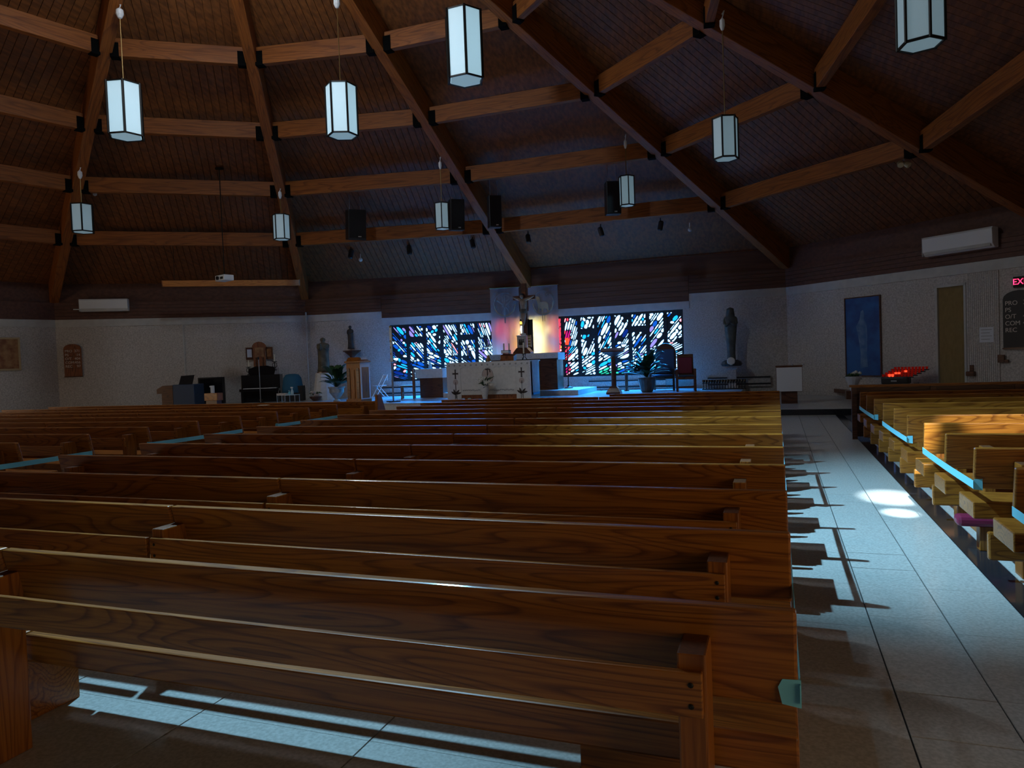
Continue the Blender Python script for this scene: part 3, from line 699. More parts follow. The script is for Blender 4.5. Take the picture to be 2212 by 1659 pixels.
# the lit one above the centre block, outside the view
lf=lantern('hexagonal pendant lantern with a lit flood bulb above the centre pews',(FLOOD.x,FLOOD.y,FLOOD.z+.62),.62,.9,8.6,None,.2)
MB().ball((0,0,0),.07).build('flood_bulb','flood',lf,smooth=True,loc=(0,0,-.58))
cl=thing('fill_ring_lamp','added fill lamp, ring and glowing globe hung below the roof light','pendant lamp',(O.x,O.y,10.45))  # unseen lamp, put in to brighten the upper roof and purlins
mb=MB(); mb.tube([(.75*math.cos(2*PI*k/24),.75*math.sin(2*PI*k/24),.45) for k in range(25)],.03,8); mb.build('ring','iron',cl)
for k in range(3): a=2*PI*k/3; MB().tube([(.75*math.cos(a),.75*math.sin(a),.45),(0,0,1.5)],.012,6).build('chain','iron',cl)
MB().tube([(0,0,.1),(0,0,2.6)],.02,6).build('rod','iron',cl); MB().ball((0,0,0),.12).build('globe','flood',cl,smooth=True)
sp=thing('track_spotlight','row of three white ceiling spotlights over the side aisle','spotlight',SPOTS)
MB().box(-.3,.55,-.04,.04,0,.06).build('track','white',sp); MB().tube([(0,0,.06),(0,0,.9)],.015,6).build('stem','white',sp)
for x in (-.12,.12,.36): MB().lathe([(.03,-.02),(.06,.02),(.06,.16),(.03,.18)],10,(0,0,0)).build('spot_head','white',sp,loc=(x,.12,-.12)).rotation_euler=(2.2,0,0)

# ------------------------------------------------------------------ things on the ceiling
def roofz(P):  # deck height above a plan point
    best=99
    for i,k in enumerate(RING):
        a,b=V[k],V[RING[(i+1)%12]]; e=(b-a).normalized(); nn=Vector((-e.y,e.x)); 
        if nn.dot(Vector((O.x,O.y))-a)<0: nn=-nn
        h=(Vector((O.x,O.y))-a).dot(nn); x=(Vector(P[:2])-a).dot(nn); best=min(best,ZB+(ZA-ZB)*x/h+DECK)
    return best
def toroof(x,y,gap):   # point on the pixel ray that lies gap metres under the boards
    v=ray(x,y); lo,hi=6,40
    for _ in range(50):
        md=(lo+hi)/2; p=CP+v*md
        if p.z>roofz(p)-gap: hi=md
        else: lo=md
    return CP+v*lo
def speaker(x0,x1,y0,y1,label,gap,tl):
    P=toroof((x0+x1)/2,(y0+y1)/2,gap); s=mpp(P); wd,ht=(x1-x0)*s*.85,(y1-y0)*s
    t=thing('loudspeaker',label,'loudspeaker',P,math.atan2(P.y,P.x)-PI/2+.2,group=None)
    e=MB().cbox((0,0,0),(wd,wd*.9,ht),rx=tl).build('cabinet','black',t,bevel=.02)
    MB().cbox((0,-wd*.46,0),(wd*.9,.02,ht*.94),rx=tl).build('grille','blackgloss',t)
    for x in (-wd*.3,wd*.3): MB().tube([(x,0,ht*.45),(x,0,gap-.02)],.008,6).build('hanger','silver',t)
    MB().cbox((wd*.1,-wd*.50,-ht*.44),(wd*.18,.012,.03),rx=tl).build('name_badge','silver',t)
speaker(746,791,455,518,'black loudspeaker hung over the wall statue, farthest from the crucifix beam',1.0,.18)
speaker(968,1004,432,498,'black loudspeaker hung just left of the crucifix beam',1.0,.12)
speaker(1052,1084,424,492,'black loudspeaker hung just right of the crucifix beam',1.0,.05)
speaker(1305,1342,394,464,'black loudspeaker hung behind a small pendant lantern, over the reading stand',1.0,.05)
for (x,y,lb,wh) in ((758,548,'black can spotlight below the loudspeaker over the wall statue',0),(884,539,'black can spotlight tilted on its bracket, left of the crucifix beam',0),(1021,526,'black can spotlight beside the crucifix beam',0),(1141,515,'black can spotlight right of the crucifix beam',0),(1298,500,'black can spotlight under the loudspeaker over the reading stand',0),(1427,487,'black can spotlight over the standing statue',0),
    (779,561,'small white camera under the boards near the wall statue',1),(1490,496,'small white sensor under the boards over the standing statue',1),(205,419,'small white sensor on the purlin over the hymn board wall',1),(1750,203,'small white sensor on the beam over the side aisle',1)):
    P=toroof(x,y,.22); s=mpp(P)
    t=thing('ceiling_sensor' if wh else 'can_spotlight',lb,'sensor' if wh else 'spotlight',P,random.uniform(-.6,.6))
    if wh: MB().ball((0,0,0),4.5*s).build('housing','white',t,smooth=True); MB().tube([(0,0,0),(0,0,.22)],.02,6).build('stem','white',t)
    else:
        MB().lathe([(4*s,-11*s),(5.5*s,-9*s),(5.5*s,7*s),(3*s,10*s)],12).build('can','black',t).rotation_euler=(random.uniform(-.3,.3),random.uniform(-.3,.3),0)
        MB().tube([(0,0,8*s),(0,0,.24)],.02,6).build('stem','black',t)
P=toroof(1948,347,.42); s=mpp(P); t=thing('floodlight_pair','pair of pale floodlight heads under the purlin above the folding door','floodlight',P,.6)
for q,dx in enumerate((-6*s,7*s)):
    o=MB().lathe([(2*s,0),(6*s,4*s),(6.5*s,12*s),(6*s,13*s)],12).build('lamp_head','doorrib',t,loc=(dx,0,-4*s)); o.rotation_euler=(2.3,0,.5*(q*2-1))
MB().tube([(-6*s,0,2*s),(0,0,4*s),(7*s,0,2*s)],.02,6).build('arm','silver',t); MB().tube([(0,0,3*s),(0,0,.36)],.02,6).build('stem','silver',t)
# projector on a long pole
dq=12.0
while dq<26:
    q0=dep(485,601,dq); q1=Vector((q0.x,q0.y,roofz(q0)))-CP
    if IH/2-FPX*q1.dot(_u)/q1.dot(_f)>356: break
    dq+=.1
Pp=dep(485,601,dq); s=mpp(Pp); t=thing('projector','white projector on a thin pole in front of the screen case','projector',Pp,-.35)
MB().box(-19*s,19*s,-.16,.16,-6*s,6*s).build('body','white',t,bevel=.015); MB().lathe([(4*s,0),(4*s,.05),(2.5*s,.05)],12).build('lens','blackgloss',t,loc=(-6*s,-.16,0)).rotation_euler=(PI/2,0,0)
MB().box(2*s,14*s,-.165,-.16,-3*s,2*s).build('port_panel','black',t)
MB().box(-10*s,10*s,-.1,.1,6*s,8*s).build('mount_plate','black',t); MB().tube([(0,0,8*s),(0,0,roofz(Pp)-Pp.z-.02)],.016,6).build('pole','iron',t); MB().lathe([(.12,0),(.12,.03),(.05,.05)],12).build('ceiling_plate','iron',t,loc=(0,0,roofz(Pp)-Pp.z-.06))
# projection screen case hung before the piano wall
a=onwall(350,613,V['A'],V['B'],2.2); b=onwall(648,611,V['A'],V['B'],2.2); dvec=(b-a); rz=math.atan2(dvec.y,dvec.x)
t=thing('screen_case','long narrow wooden projection screen case hung high over the piano','screen case',a,rz)
Lc=Vector((dvec.x,dvec.y,0)).length; hs=mpp(a)*6.5
MB().box(0,Lc,-.06,.06,-hs,hs).build('case','screen_wood',t,bevel=.01)
for x in (.4,Lc-.4): 
    pz=roofz(a+dvec*(x/Lc))-a.z; MB().tube([(x,0,hs),(x,0,pz-.02)],.008,6).build('hanging_wire','iron',t)
for x in (0,Lc-.03): MB().box(x,x+.03,-.065,.065,-hs-.005,hs+.005).build('end_cap','brown',t)

# ------------------------------------------------------------------ wall fittings
def wallthing(name,label,cat,cx,cy,Pk,Qk,off=.0,group=None):
    P,d,n,Ln=seg(V[Pk],V[Qk]); c=onwall(cx,cy,V[Pk],V[Qk],off); rz=math.atan2(-n.x,n.y)+PI   # local -Y faces into the room
    t=thing(name,label,cat,c,rz,group); return t,mpp(c),abs(n.dot(Vector((_f.x,_f.y)).normalized()))
def ac(label,cx,cy,w_,h_,Pk,Qk,extra):
    t,s,cs=wallthing('air_unit',label,'air conditioner',cx,cy,Pk,Qk,.06)
    W=w_; H=h_*s
    MB().prism([(0,-H/2),(.16,-H/2),(.26,-H*.3),(.28,H*.4),(.24,H/2),(0,H/2)],(-W/2,0,0),(0,-1,0),(0,0,1),(W,0,0)).build('housing','white',t,bevel=.008)
    MB().box(-W/2+.05,W/2-.05,-.262,-.20,-H*.44,-H*.28).build('louvre','plaster',t)
    MB().box(-W/2-.012,-W/2,-.27,0,-H/2,H/2).build('side_cap','plaster',t)
    if extra: MB().tube([(-W/2-.25,-.05,-H*.3),(-W/2,-.05,-H*.3)],.02,6).build('pipe','white',t)
ac('white wall air unit with a pipe stub, on the boards over the piano wall',228,660,1.55,26,'A','B',True)
ac('white wall air unit on the boards above the folding door',2078,524,1.75,42,'D','E',False)
def hymn(label,cx,cy,wm,hm,Pk,Qk):
    t,s,cs=wallthing('hymn_board',label,'hymn board',cx,cy,Pk,Qk,.012)
    w2=wm/2; prof=[(-w2,-hm/2),(w2,-hm/2),(w2,hm*.36)]+[(w2*math.cos(a),hm*.36+hm*.14*math.sin(a)) for a in [PI*k/8 for k in range(1,8)]]+[(-w2,hm*.36)]
    MB().prism(prof,(0,0,0),(1,0,0),(0,0,1),(0,-.04,0)).build('board','black' if 'exit' in label else 'brown',t)
    MB().box(-w2-.01,w2+.01,-.06,-.0,-hm*.5,-hm*.5+.04).build('ledge','darkwood',t)
    for q,(a_,b_) in enumerate((('PRO','371'),('PS','14'),('O/T','404'),('COM','456'),('REC','97'))):
        z=hm*(.285-.115*q)
        MB().box(-w2+.02,w2-.02,-.048,-.040,z-hm*.058,z-hm*.052).build('slot_strip','black',t)
        F=Matrix.Translation((0,-.044,0))@Matrix.Rotation(PI/2,4,'X')
        text_mesh('letters',a_,hm*.105,'board_text',t,Matrix.Translation((-w2*.86,-.044,z))@Matrix.Rotation(PI/2,4,'X'),'LEFT')
        text_mesh('numerals',b_,hm*.105,'board_text',t,Matrix.Translation((w2*.88,-.044,z))@Matrix.Rotation(PI/2,4,'X'),'RIGHT')
hymn('brown round topped hymn board on the piano wall',158,779,.56,1.18,'A','B')
hymn('dark round topped hymn board under the red exit sign',2203,690,.72,1.42,'D','E')
t,s,cs=wallthing('exit_sign','red glowing exit sign above the dark hymn board','exit sign',2210,608,'D','E',.03)
MB().box(-.20,.20,-.05,.0,-.13,.13).build('case','iron',t,bevel=.01); text_mesh('exit_letters','EXIT',.20,'exit',t,Matrix.Translation((0,-.054,0))@Matrix.Rotation(PI/2,4,'X'))
t,s,cs=wallthing('paper_notice','pale square paper notice on the ribbed partition','notice',2131,723,'D','E',.036)
MB().box(-.17,.17,-.004,0,-.19,.19).build('sheet','paper',t)
for q in range(4): MB().box(-.13,.13-.05*(q%2),-.006,-.004,.12-.08*q,.135-.08*q).build('print_line','greythread',t)
t,s,cs=wallthing('holy_water_font','small dark wall box at the partition edge','wall box',2100,802,'D','E',.03); MB().box(-.10,.10,-.12,0,-.12,.0).build('bowl','darkwood',t,bevel=.02); MB().box(-.05,.05,-.03,0,0,.16).build('back_plate','darkwood',t,bevel=.01)
t,s,cs=wallthing('wall_switch','small dark switch box beside the partition','switch',2166,775,'D','E',.03); MB().box(-.10,.06,-.05,0,-.09,.10).build('box','darkwood',t,bevel=.01); MB().box(.06,.14,-.04,0,-.09,-.02).build('side_box','darkwood',t)
# blue painting, plain stand-in
P,d,n,Ln=seg(V['D'],V['E']); c1=onwall(1827,648,V['D'],V['E']); c2=onwall(1904,812,V['D'],V['E'])
t,s,cs=wallthing('blue_painting','tall deep blue painting with a pale upright shape','painting',1865,727,'D','E',.01)
W=(Vector(c2[:2])-Vector(c1[:2])).length; H=c1.z-c2.z
MB().box(-W/2,W/2,-.03,0,-H/2,H/2).build('canvas','blueposter',t)
for (x0,x1,z0,z1) in ((-W/2-.03,-W/2,-H/2-.03,H/2+.03),(W/2,W/2+.03,-H/2-.03,H/2+.03),(-W/2,W/2,H/2,H/2+.03),(-W/2,W/2,-H/2-.03,-H/2)): MB().box(x0,x1,-.05,0,z0,z1).build('frame_bar','darkwood',t)
fig=[(-.05,.62),(.03,.66),(.07,.55),(.05,.44),(.14,.30),(.16,.0),(.13,-.45),(.16,-.75),(-.10,-.78),(-.08,-.4),(-.16,.05),(-.22,.25),(-.10,.42),(-.07,.52)]
MB().prism([(x*H*.42,z*H*.52) for x,z in fig],(0,-.031,0),(1,0,0),(0,0,1),(0,-.001,0)).build('pale_shape','palefig',t)
# picture at the far end of the piano wall
t,s,cs=wallthing('framed_picture','brown framed picture beyond the hymn board on the piano wall','picture',2,765,'L','A',.01); MB().box(-.5,.5,-.03,0,-.5,.5).build('canvas','pic',t)
for (x0,x1,z0,z1) in ((-.56,-.5,-.56,.56),(.5,.56,-.56,.56),(-.5,.5,.5,.56),(-.5,.5,-.56,-.5)): MB().box(x0,x1,-.05,0,z0,z1).build('frame_bar','gold',t)
# cable covers on the walls
for (x,y0,y1,Pk,Qk,lb) in ((394,688,812,'A','B','thin white cable cover running down the piano wall'),(669,680,850,'A','B','thin white cable cover in the corner by the bearded statue')):
    a=onwall(x,y0,V[Pk],V[Qk],.015) if x<660 else Vector((V['B'].x+.05,V['B'].y-.08,3.75)); b=onwall(x+4,y1,V[Pk],V[Qk],.015) if x<660 else Vector((V['B'].x+.05,V['B'].y-.08,PZ))
    b.x,b.y=a.x,a.y; o=MB().tube([a,b],.03,4).build('cable_cover','plaster'); tag(o,lb,'cable cover')
# bracket stubs at the wall head
for (x,y,Pk,Qk,lb) in ((93,690,'A','B','pair of pale bracket stubs at the head of the piano wall'),(1706,622,'C','D','small pale bracket at the corner right of the standing statue'),(661,684,'A','B','small dark bracket at the corner above the bearded statue')):
    t,s,cs=wallthing('wall_bracket',lb,'bracket',x,y,Pk,Qk,.06)
    for q in ((-.12,0,.12) if x==93 else (0,)): MB().box(q-.03,q+.03,-.06,.04,-.05,.14).build('stub','plaster',t); MB().box(q-.02,q+.02,-.05,.04,-.16,-.05).build('clip','iron',t)
# baseboard heaters under the windows
P,d,n,Ln=seg(V['C'],V['D'])
for q,(ua,ub,lb) in enumerate(((2.2,4.9,'under the right stained glass'),(6.3,8.3,'behind the standing statue'))):
    t=thing('baseboard_%d'%(q+1),'long low metal baseboard heater '+lb,'heater',(P.x+d.x*ua,P.y+d.y*ua,PZ),math.atan2(d.y,d.x),kind='structure')
    MB().box(0,ub-ua,-.10,0,.02,.36).build('case','stucco',t); MB().box(0,ub-ua,-.12,-.10,.30,.345).build('slot','black',t); MB().box(0,ub-ua,-.12,-.10,.08,.13).build('slot','black',t)
P,d,n,Ln=seg(V['B'],V['C'])
t=thing('baseboard_3','long low metal baseboard heater under the left stained glass','heater',(P.x+d.x*2.9,P.y+d.y*2.9,PZ),math.atan2(d.y,d.x),kind='structure')
MB().box(0,4,-.10,0,.02,.36).build('case','stucco',t); MB().box(0,4,-.12,-.10,.30,.345).build('slot','black',t); MB().box(0,4,-.12,-.10,.08,.13).build('slot','black',t)

# ------------------------------------------------------------------ figures
def robed(mb,h,wd,dp,lean=0,child=False,veil=False,hem=0):
    """standing robed figure, feet at origin, facing -Y, one mesh"""
    prof=[(0,.52,.50),(.02,.60,.56),(.12,.56,.52),(.28,.60,.54),(.45,.70,.60),(.58,.80,.66),(.68,.92,.66),(.76,1.0,.62),(.81,.92,.56),(.835,.55,.42),(.85,.32,.34),(.87,.30,.36),(.90,.38,.46),(.94,.42,.50),(.975,.33,.40),(1.0,.08,.10)]
    n=20; vs=[];fs=[]
    for (z,a,b) in prof:
        for k in range(n):
            t=2*PI*k/n; fold=1+(.07*math.sin(6*t+z*3)+.04*math.sin(9*t)) if z<.6 else 1
            a,b=(a+hem*max(0,1-z/.6),b+hem*max(0,1-z/.6)) if k==0 else (a,b)
            if veil and .8<z<.98: a2,b2=max(a,.62-.5*max(0,z-.86)*2),max(b,.55)
            else: a2,b2=a,b
            vs.append((wd/2*a2*math.cos(t)*fold+lean*z,dp/2*b2*math.sin(t)*fold,z*h))
    for i in range(len(prof)-1):
        for k in range(n): k2=(k+1)%n; fs.append((i*n+k,i*n+k2,(i+1)*n+k2,(i+1)*n+k))
    fs.append(tuple(range(n-1,-1,-1))); fs.append(tuple((len(prof)-1)*n+k for k in range(n)))
    mb.add(vs,fs)
    # face: brow, nose, chin
    mb.ball((lean*.93,-dp*.22,.925*h),.022*h,8,6,.8,.7,1.3); mb.ball((lean*.93,-dp*.27,.925*h),.008*h,6,5,.7,1,1.4)
    # arms bent, hands joined at the chest
    for s_ in (-1,1):
        mb.tube([(s_*wd*.36,0,.78*h),(s_*wd*.40,-dp*.12,.70*h),(s_*wd*.30,-dp*.30,.655*h),(s_*wd*.07,-dp*.44,.70*h)],[.036*h,.034*h,.028*h,.016*h],8)
        mb.ball((s_*wd*.05,-dp*.45,.715*h),.014*h,7,5,.7,.7,1.8)
    return mb
# standing statue on a slim pedestal, right of the right-hand window
c=onwall(1578,700,V['C'],V['D'],.55); s=mpp(c)
t=thing('standing_statue','dark grey veiled statue with joined hands on a slim pedestal','statue',(c.x,c.y,PZ))
zb=onY(1578,778,c.y).z; zt=onY(1578,664,c.y).z; zr=onY(1578,787,c.y).z
robed(MB(),zt-zb,29*s,24*s,0,veil=True).build('figure','statue_grey',t,smooth=True,loc=(0,0,zb-PZ))
MB().lathe([(.30,0),(.34,.06),(.30,.14),(.20,.20)],14).build('cloud_base','statue_dark',t,loc=(0,0,zb-PZ-.19)); MB().lathe([(.10,0),(.13,.02),(.10,.04)],12).build('medallion','wax',t,loc=(.0,-.30,zb-PZ-.03)).rotation_euler=(PI/2,0,0)
ph=zb-PZ-.19
MB().lathe([(.20,0),(.20,.06),(.15,.10),(.15,ph-.12),(.21,ph-.06),(.21,ph)],4,ph=PI/4,sx=1.3,sy=1.3).build('pedestal','stucco',t)
# black votive rack at its foot
c=onz(1564,842,PZ); c.y=min(c.y,24.3); t=thing('votive_rack','low black rack of empty candle cups at the foot of the veiled statue','candle rack',(onY(1517,840,23.9).x,23.9,PZ))
Wd=onY(1612,840,23.9).x-onY(1517,840,23.9).x
MB().box(0,Wd,0,.04,.0,.03).build('foot_rail','black',t); MB().box(0,Wd,.0,.04,.19,.21).build('shelf_rail','black',t)
for q in range(16):
    x=Wd*(q+.5)/16
    MB().box(x-.012,x+.012,0,.03,.03,.19).build('upright','black',t); MB().lathe([(.025,0),(.04,.03),(.04,.10),(.035,.10)],8).build('candle_cup','blackgloss',t,loc=(x,.02,.21))
# bearded statue with a child on a cloth covered stand
c=onz(700,868,PZ); c=Vector((-15.55,22.4,PZ)); c.x=onY(700,800,22.4).x; s=mpp(c)
zb=onY(700,803,c.y).z-PZ; zt=onY(700,729,c.y).z-PZ
t=thing('bearded_statue','painted statue of a robed man holding a child, by the corner cable','statue',(c.x,c.y,PZ+zb),.5)
f_=robed(MB(),zt-zb,.46,.40,hem=.42); f_.ball((-.08,-.19,(zt-zb)*.70),.065,8,6,1,1,1.6); f_.ball((-.08,-.20,(zt-zb)*.79),.042,8,6); f_.build('figure','statue_tan',t,smooth=True)
MB().lathe([(.26,-.04),(.26,0)],14).build('base','darkwood',t,loc=(0,0,0))
t=thing('cloth_covered_stand','white cloth draped stand under the bearded statue','stand',(c.x,c.y,PZ),.5)
MB().lathe([(.47,0),(.42,.25),(.36,.6),(.31,zb-.05),(.29,zb-.041)],12,ph=.26).build('cloth','cloth',t)
t=thing('flower_basket','dark basket of pale flowers at the foot of the draped stand','flower arrangement',(c.x+.12,c.y-.75,PZ))
MB().lathe([(.10,0),(.20,.10),(.22,.16),(.19,.16)],12).build('basket','darkwood',t)
for q in range(14):
    a=q*2.4; MB().ball((.16*math.cos(a)*(.4+.04*q),.12*math.sin(a),.2+.05*((q*7)%5)/2),.055,7,5).build('flower','pinkish' if q%3 else 'petal',t)
for q in range(8):
    a=q*.8; MB().tube([(0,0,.14),(.16*math.cos(a),.12*math.sin(a),.30),(.27*math.cos(a),.2*math.sin(a),.26)],[.02,.03,.004],5).build('leaf','leaf',t)
# wall statue on a bracket
t,s,cs=wallthing('wall_statue','small dark statue standing on a wall bracket','statue',757,728,'B','C',.30)
zb=onwall(757,754,V['B'],V['C'],.30).z-t.location.z; zt=onwall(757,703,V['B'],V['C'],.30).z-t.location.z
robed(MB(),zt-zb,.26,.24,0,hem=.3).build('figure','statue_dark',t,smooth=True,loc=(0,0,zb))
t2,s,cs=wallthing('statue_bracket','carved dark wall bracket under the small statue','bracket',759,757,'B','C',.30)
MB().lathe([(.03,-.42),(.05,-.30),(.12,-.20),(.30,-.06),(.36,-.03),(.36,0)],14,(0,.06,0),1,.6).build('shelf','darkwood',t2)
# icon shrine over the piano
t,s,cs=wallthing('icon_shrine','dark wooden shrine with arched top and two picture wings','shrine',561,768,'A','B',.02)
MB().prism([(-.22,-.42),(.22,-.42),(.22,.30),(.26,.30)]+[(.26*math.cos(a),.30+.22*math.sin(a)) for a in [PI*k/8 for k in range(1,8)]]+[(-.26,.30),(-.22,.30)],(0,0,0),(1,0,0),(0,0,1),(0,-.16,0)).build('case','brown',t)
for sg in (-1,1):
    MB().cbox((sg*.36,-.10,.08),(.26,.03,.46),rz=-sg*.35).build('wing','darkwood',t); MB().cbox((sg*.355,-.12,.09),(.17,.02,.30),rz=-sg*.35).build('picture','pic' if sg>0 else 'paper',t)
MB().box(-.16,.16,-.17,-.16,-.05,.30).build('picture','pic',t)
for q in (-.12,.12): MB().lathe([(.03,0),(.04,.1),(.02,.25),(.03,.34)],8).build('column','darkwood',t,loc=(q,-.17,-.42))
t,s,cs=wallthing('shelf_cloth','pale draped ledge under the icon shrine','ledge',560,797,'A','B',.02); MB().box(-.7,.7,-.22,0,-.25,.04).build('drape','stucco',t)

# ------------------------------------------------------------------ music corner
def at(x,y,Y): return onY(x,y,Y)
c=at(566,864,21.6); s=mpp(c); AR=math.atan2(AB[1].y,AB[1].x)
t=thing('upright_piano','black upright piano with a curved music desk','piano',(c.x,c.y,PZ),AR*.75)
W=1.35; Hh=at(550,810,21.6).z-PZ
MB().box(-W*.52,W*.5,-.05,.50,0,Hh).build('case','blackgloss',t,bevel=.015)
MB().box(-W*.52,W*.5,-.35,-.05,Hh*.40,Hh*.50).build('key_bed','blackgloss',t,bevel=.01); MB().box(-W*.42,W*.44,-.33,-.12,Hh*.50,Hh*.52).build('keys','white',t)
for q in range(22): MB().box(-W*.40+q*W*.038,-W*.40+q*W*.038+.014,-.24,-.12,Hh*.52,Hh*.535).build('black_key','black',t)
for x in (-W*.48,W*.43): MB().box(x,x+.07,-.33,-.05,0,Hh*.40).build('leg','blackgloss',t)
MB().prism([(-.40,0),(.46,0),(.50,.16),(.46,.27),(.2,.33),(-.2,.31),(-.44,.22),(-.46,.12)],(0,.06,Hh),(1,0,0),(0,.12,1),(0,.03,0)).build('music_desk','blackgloss',t)
for q in (-.04,.04): MB().lathe([(.02,0),(.025,.02),(.01,.03)],8).build('pedal','brass',t,loc=(q,-.14,.06))
for (x,y0,y1,lb) in ((538,778,810,'left'),(594,765,800,'right')):
    Yq=21.7 if lb=='left' else 22.3; b=at(x,y1,Yq); zt=at(x,y0,Yq).z
    t=thing('altar_candlestick','iron candlestick with a white candle on the %s of the icon shrine'%('hymn board side' if lb=='left' else 'bearded statue side'),'candlestick',(b.x,b.y,b.z if lb=='left' else b.z))
    hh=zt-b.z
    MB().lathe([(.07,0),(.07,.02),(.02,.04),(.014,hh*.5),(.09,hh*.52),(.09,hh*.55),(.02,hh*.56)],12).build('stick','iron',t); MB().lathe([(.022,hh*.56),(.022,hh)],10).build('candle','wax',t)
    for q in (-1,1): MB().tube([(0,0,hh*.15),(q*.10,0,hh*.25),(q*.09,0,hh*.42),(0,0,hh*.48)],.012,6).build('scroll','iron',t)
b=at(563,866,20.7); zt=at(563,775,20.7).z-PZ
t=thing('microphone_stand','thin metal microphone stand in front of the piano','microphone stand',(b.x,b.y,PZ)); MB().tube([(0,0,.03),(0,0,zt)],.014,6).build('pole','silver',t); MB().lathe([(.14,0),(.14,.02),(.02,.04)],14).build('base','iron',t); MB().ball((0,-.02,zt+.02),.035,8,6,1,1,1.5).build('microphone','black',t)
# blue cloth draped piano stool / chair
b=at(630,864,21.9); b.x+=.12; s=mpp(b)
t=thing('cloth_covered_keyboard','blue cloth thrown over a dark keyboard beside the piano','keyboard',(b.x,b.y,PZ),AR*.6)
MB().box(-.28,.36,-.2,.2,.0,.55).build('cabinet','black',t,bevel=.01); hz=at(618,808,21.9).z-PZ
MB().lathe([(.40,.30),(.38,.5),(.33,hz-.15),(.24,hz-.03),(.10,hz)],12,(-.04,0,0),1,.7).build('cloth','bluecloth',t,smooth=True)
b=at(622,864,19.75); 
t=thing('side_table','small pale metal table with a lower shelf, beside the piano','table',(b.x,b.y,PZ),.1); hz=at(640,852,19.75).z-PZ
hz=max(hz,.2); MB().box(-.32,.0,-.15,.15,hz-.02,hz+.05).build('tray','stucco',t); MB().box(0,.36,-.15,.15,hz-.02,hz).build('table_top','greenglass',t)
for x in (-.31,-.02,.34):
    for y in (-.14,.14): MB().tube([(x,y,0),(x,y,hz)],.012,6).build('leg','silver',t)
bz=PZ+hz+.003
o=thing('spray_bottle','white pump spray bottle on the small metal table','bottle',(b.x+.18,b.y,bz)); MB().lathe([(.045,0),(.05,.02),(.048,.10),(.02,.17),(.015,.20)],12).build('body','greenglass',o,smooth=True); MB().box(-.05,.035,-.018,.018,.20,.245).build('spray_head','white',o,bevel=.006)
o=thing('hand_gel','small blue tinted dispenser on the metal table','bottle',(b.x+.07,b.y,bz)); MB().lathe([(.035,0),(.035,.07),(.012,.09),(.012,.12)],10).build('body','tape',o); MB().box(-.03,.015,-.008,.008,.115,.13).build('nozzle','white',o)
# organ console with raised music desk, speaker board, box and paper roll
b=at(385,868,19.9); s=mpp(b)
t=thing('organ_console','dark wooden organ console with sloping desk, facing the piano wall','organ',(b.x,b.y,PZ-.28),AR*.5)
za=at(385,832,19.9).z-PZ+.28; 
MB().prism([(-.62,za-.28),(-.62,za-.12),(-.40,za),(-.05,za),(-.05,0),(-.45,0),(-.45,za-.28)],(0,-.25,0),(1,0,0),(0,0,1),(0,.75,0)).build('side_case','darkwood',t)
MB().box(-.05,.72,-.25,.5,0,za+.02).build('back_case','navy',t,bevel=.02)
MB().hexa([(0,.1,za+.02),(.48,.1,za+.02),(.48,.14,za+.02),(0,.14,za+.02),(.02,.25,za+.32),(.50,.25,za+.34),(.50,.28,za+.34),(.02,.28,za+.32)]).build('music_desk','black',t)
b=at(457,866,21.2); t=thing('stage_monitor','flat black panel loudspeaker standing behind the organ','loudspeaker',(b.x,b.y,PZ-.28),AR*.6); hz=at(457,815,21.2).z-PZ+.28
MB().box(-.45,.48,-.05,.12,0,hz).build('cabinet','black',t,bevel=.02); MB().box(-.41,.44,-.06,-.05,.05,hz-.05).build('grille','blackgloss',t)
b=at(462,868,18.6); hz=at(462,849,18.6).z
t=thing('wooden_box','plain oak box on a low stand in front of the black panel','box',(b.x,b.y,0),.1); MB().box(-.24,.24,-.15,.15,hz-.24,hz).build('box','oak',t,bevel=.008); MB().box(-.20,.20,-.12,.12,0,hz-.24).build('stand','darkwood',t)
t=thing('paper_roll','white kitchen paper roll on the oak box','paper roll',(b.x-.03,b.y,hz)); MB().lathe([(.02,0),(.062,0),(.062,.24),(.02,.24)],14).build('roll','paper',t,smooth=False); MB().box(-.10,-.06,-.02,-.017,.19,.235).build('loose_sheet','paper',t)
b=onz(568,876,.87); t=thing('song_sheet','cream paper lying on a pew top of the block facing the piano','paper',(at(567,875,ry(11)).x,ry(11)+.02,.863)); MB().box(-.12,.12,-.03,.07,0,.004).build('sheet','yellowpaper',t)

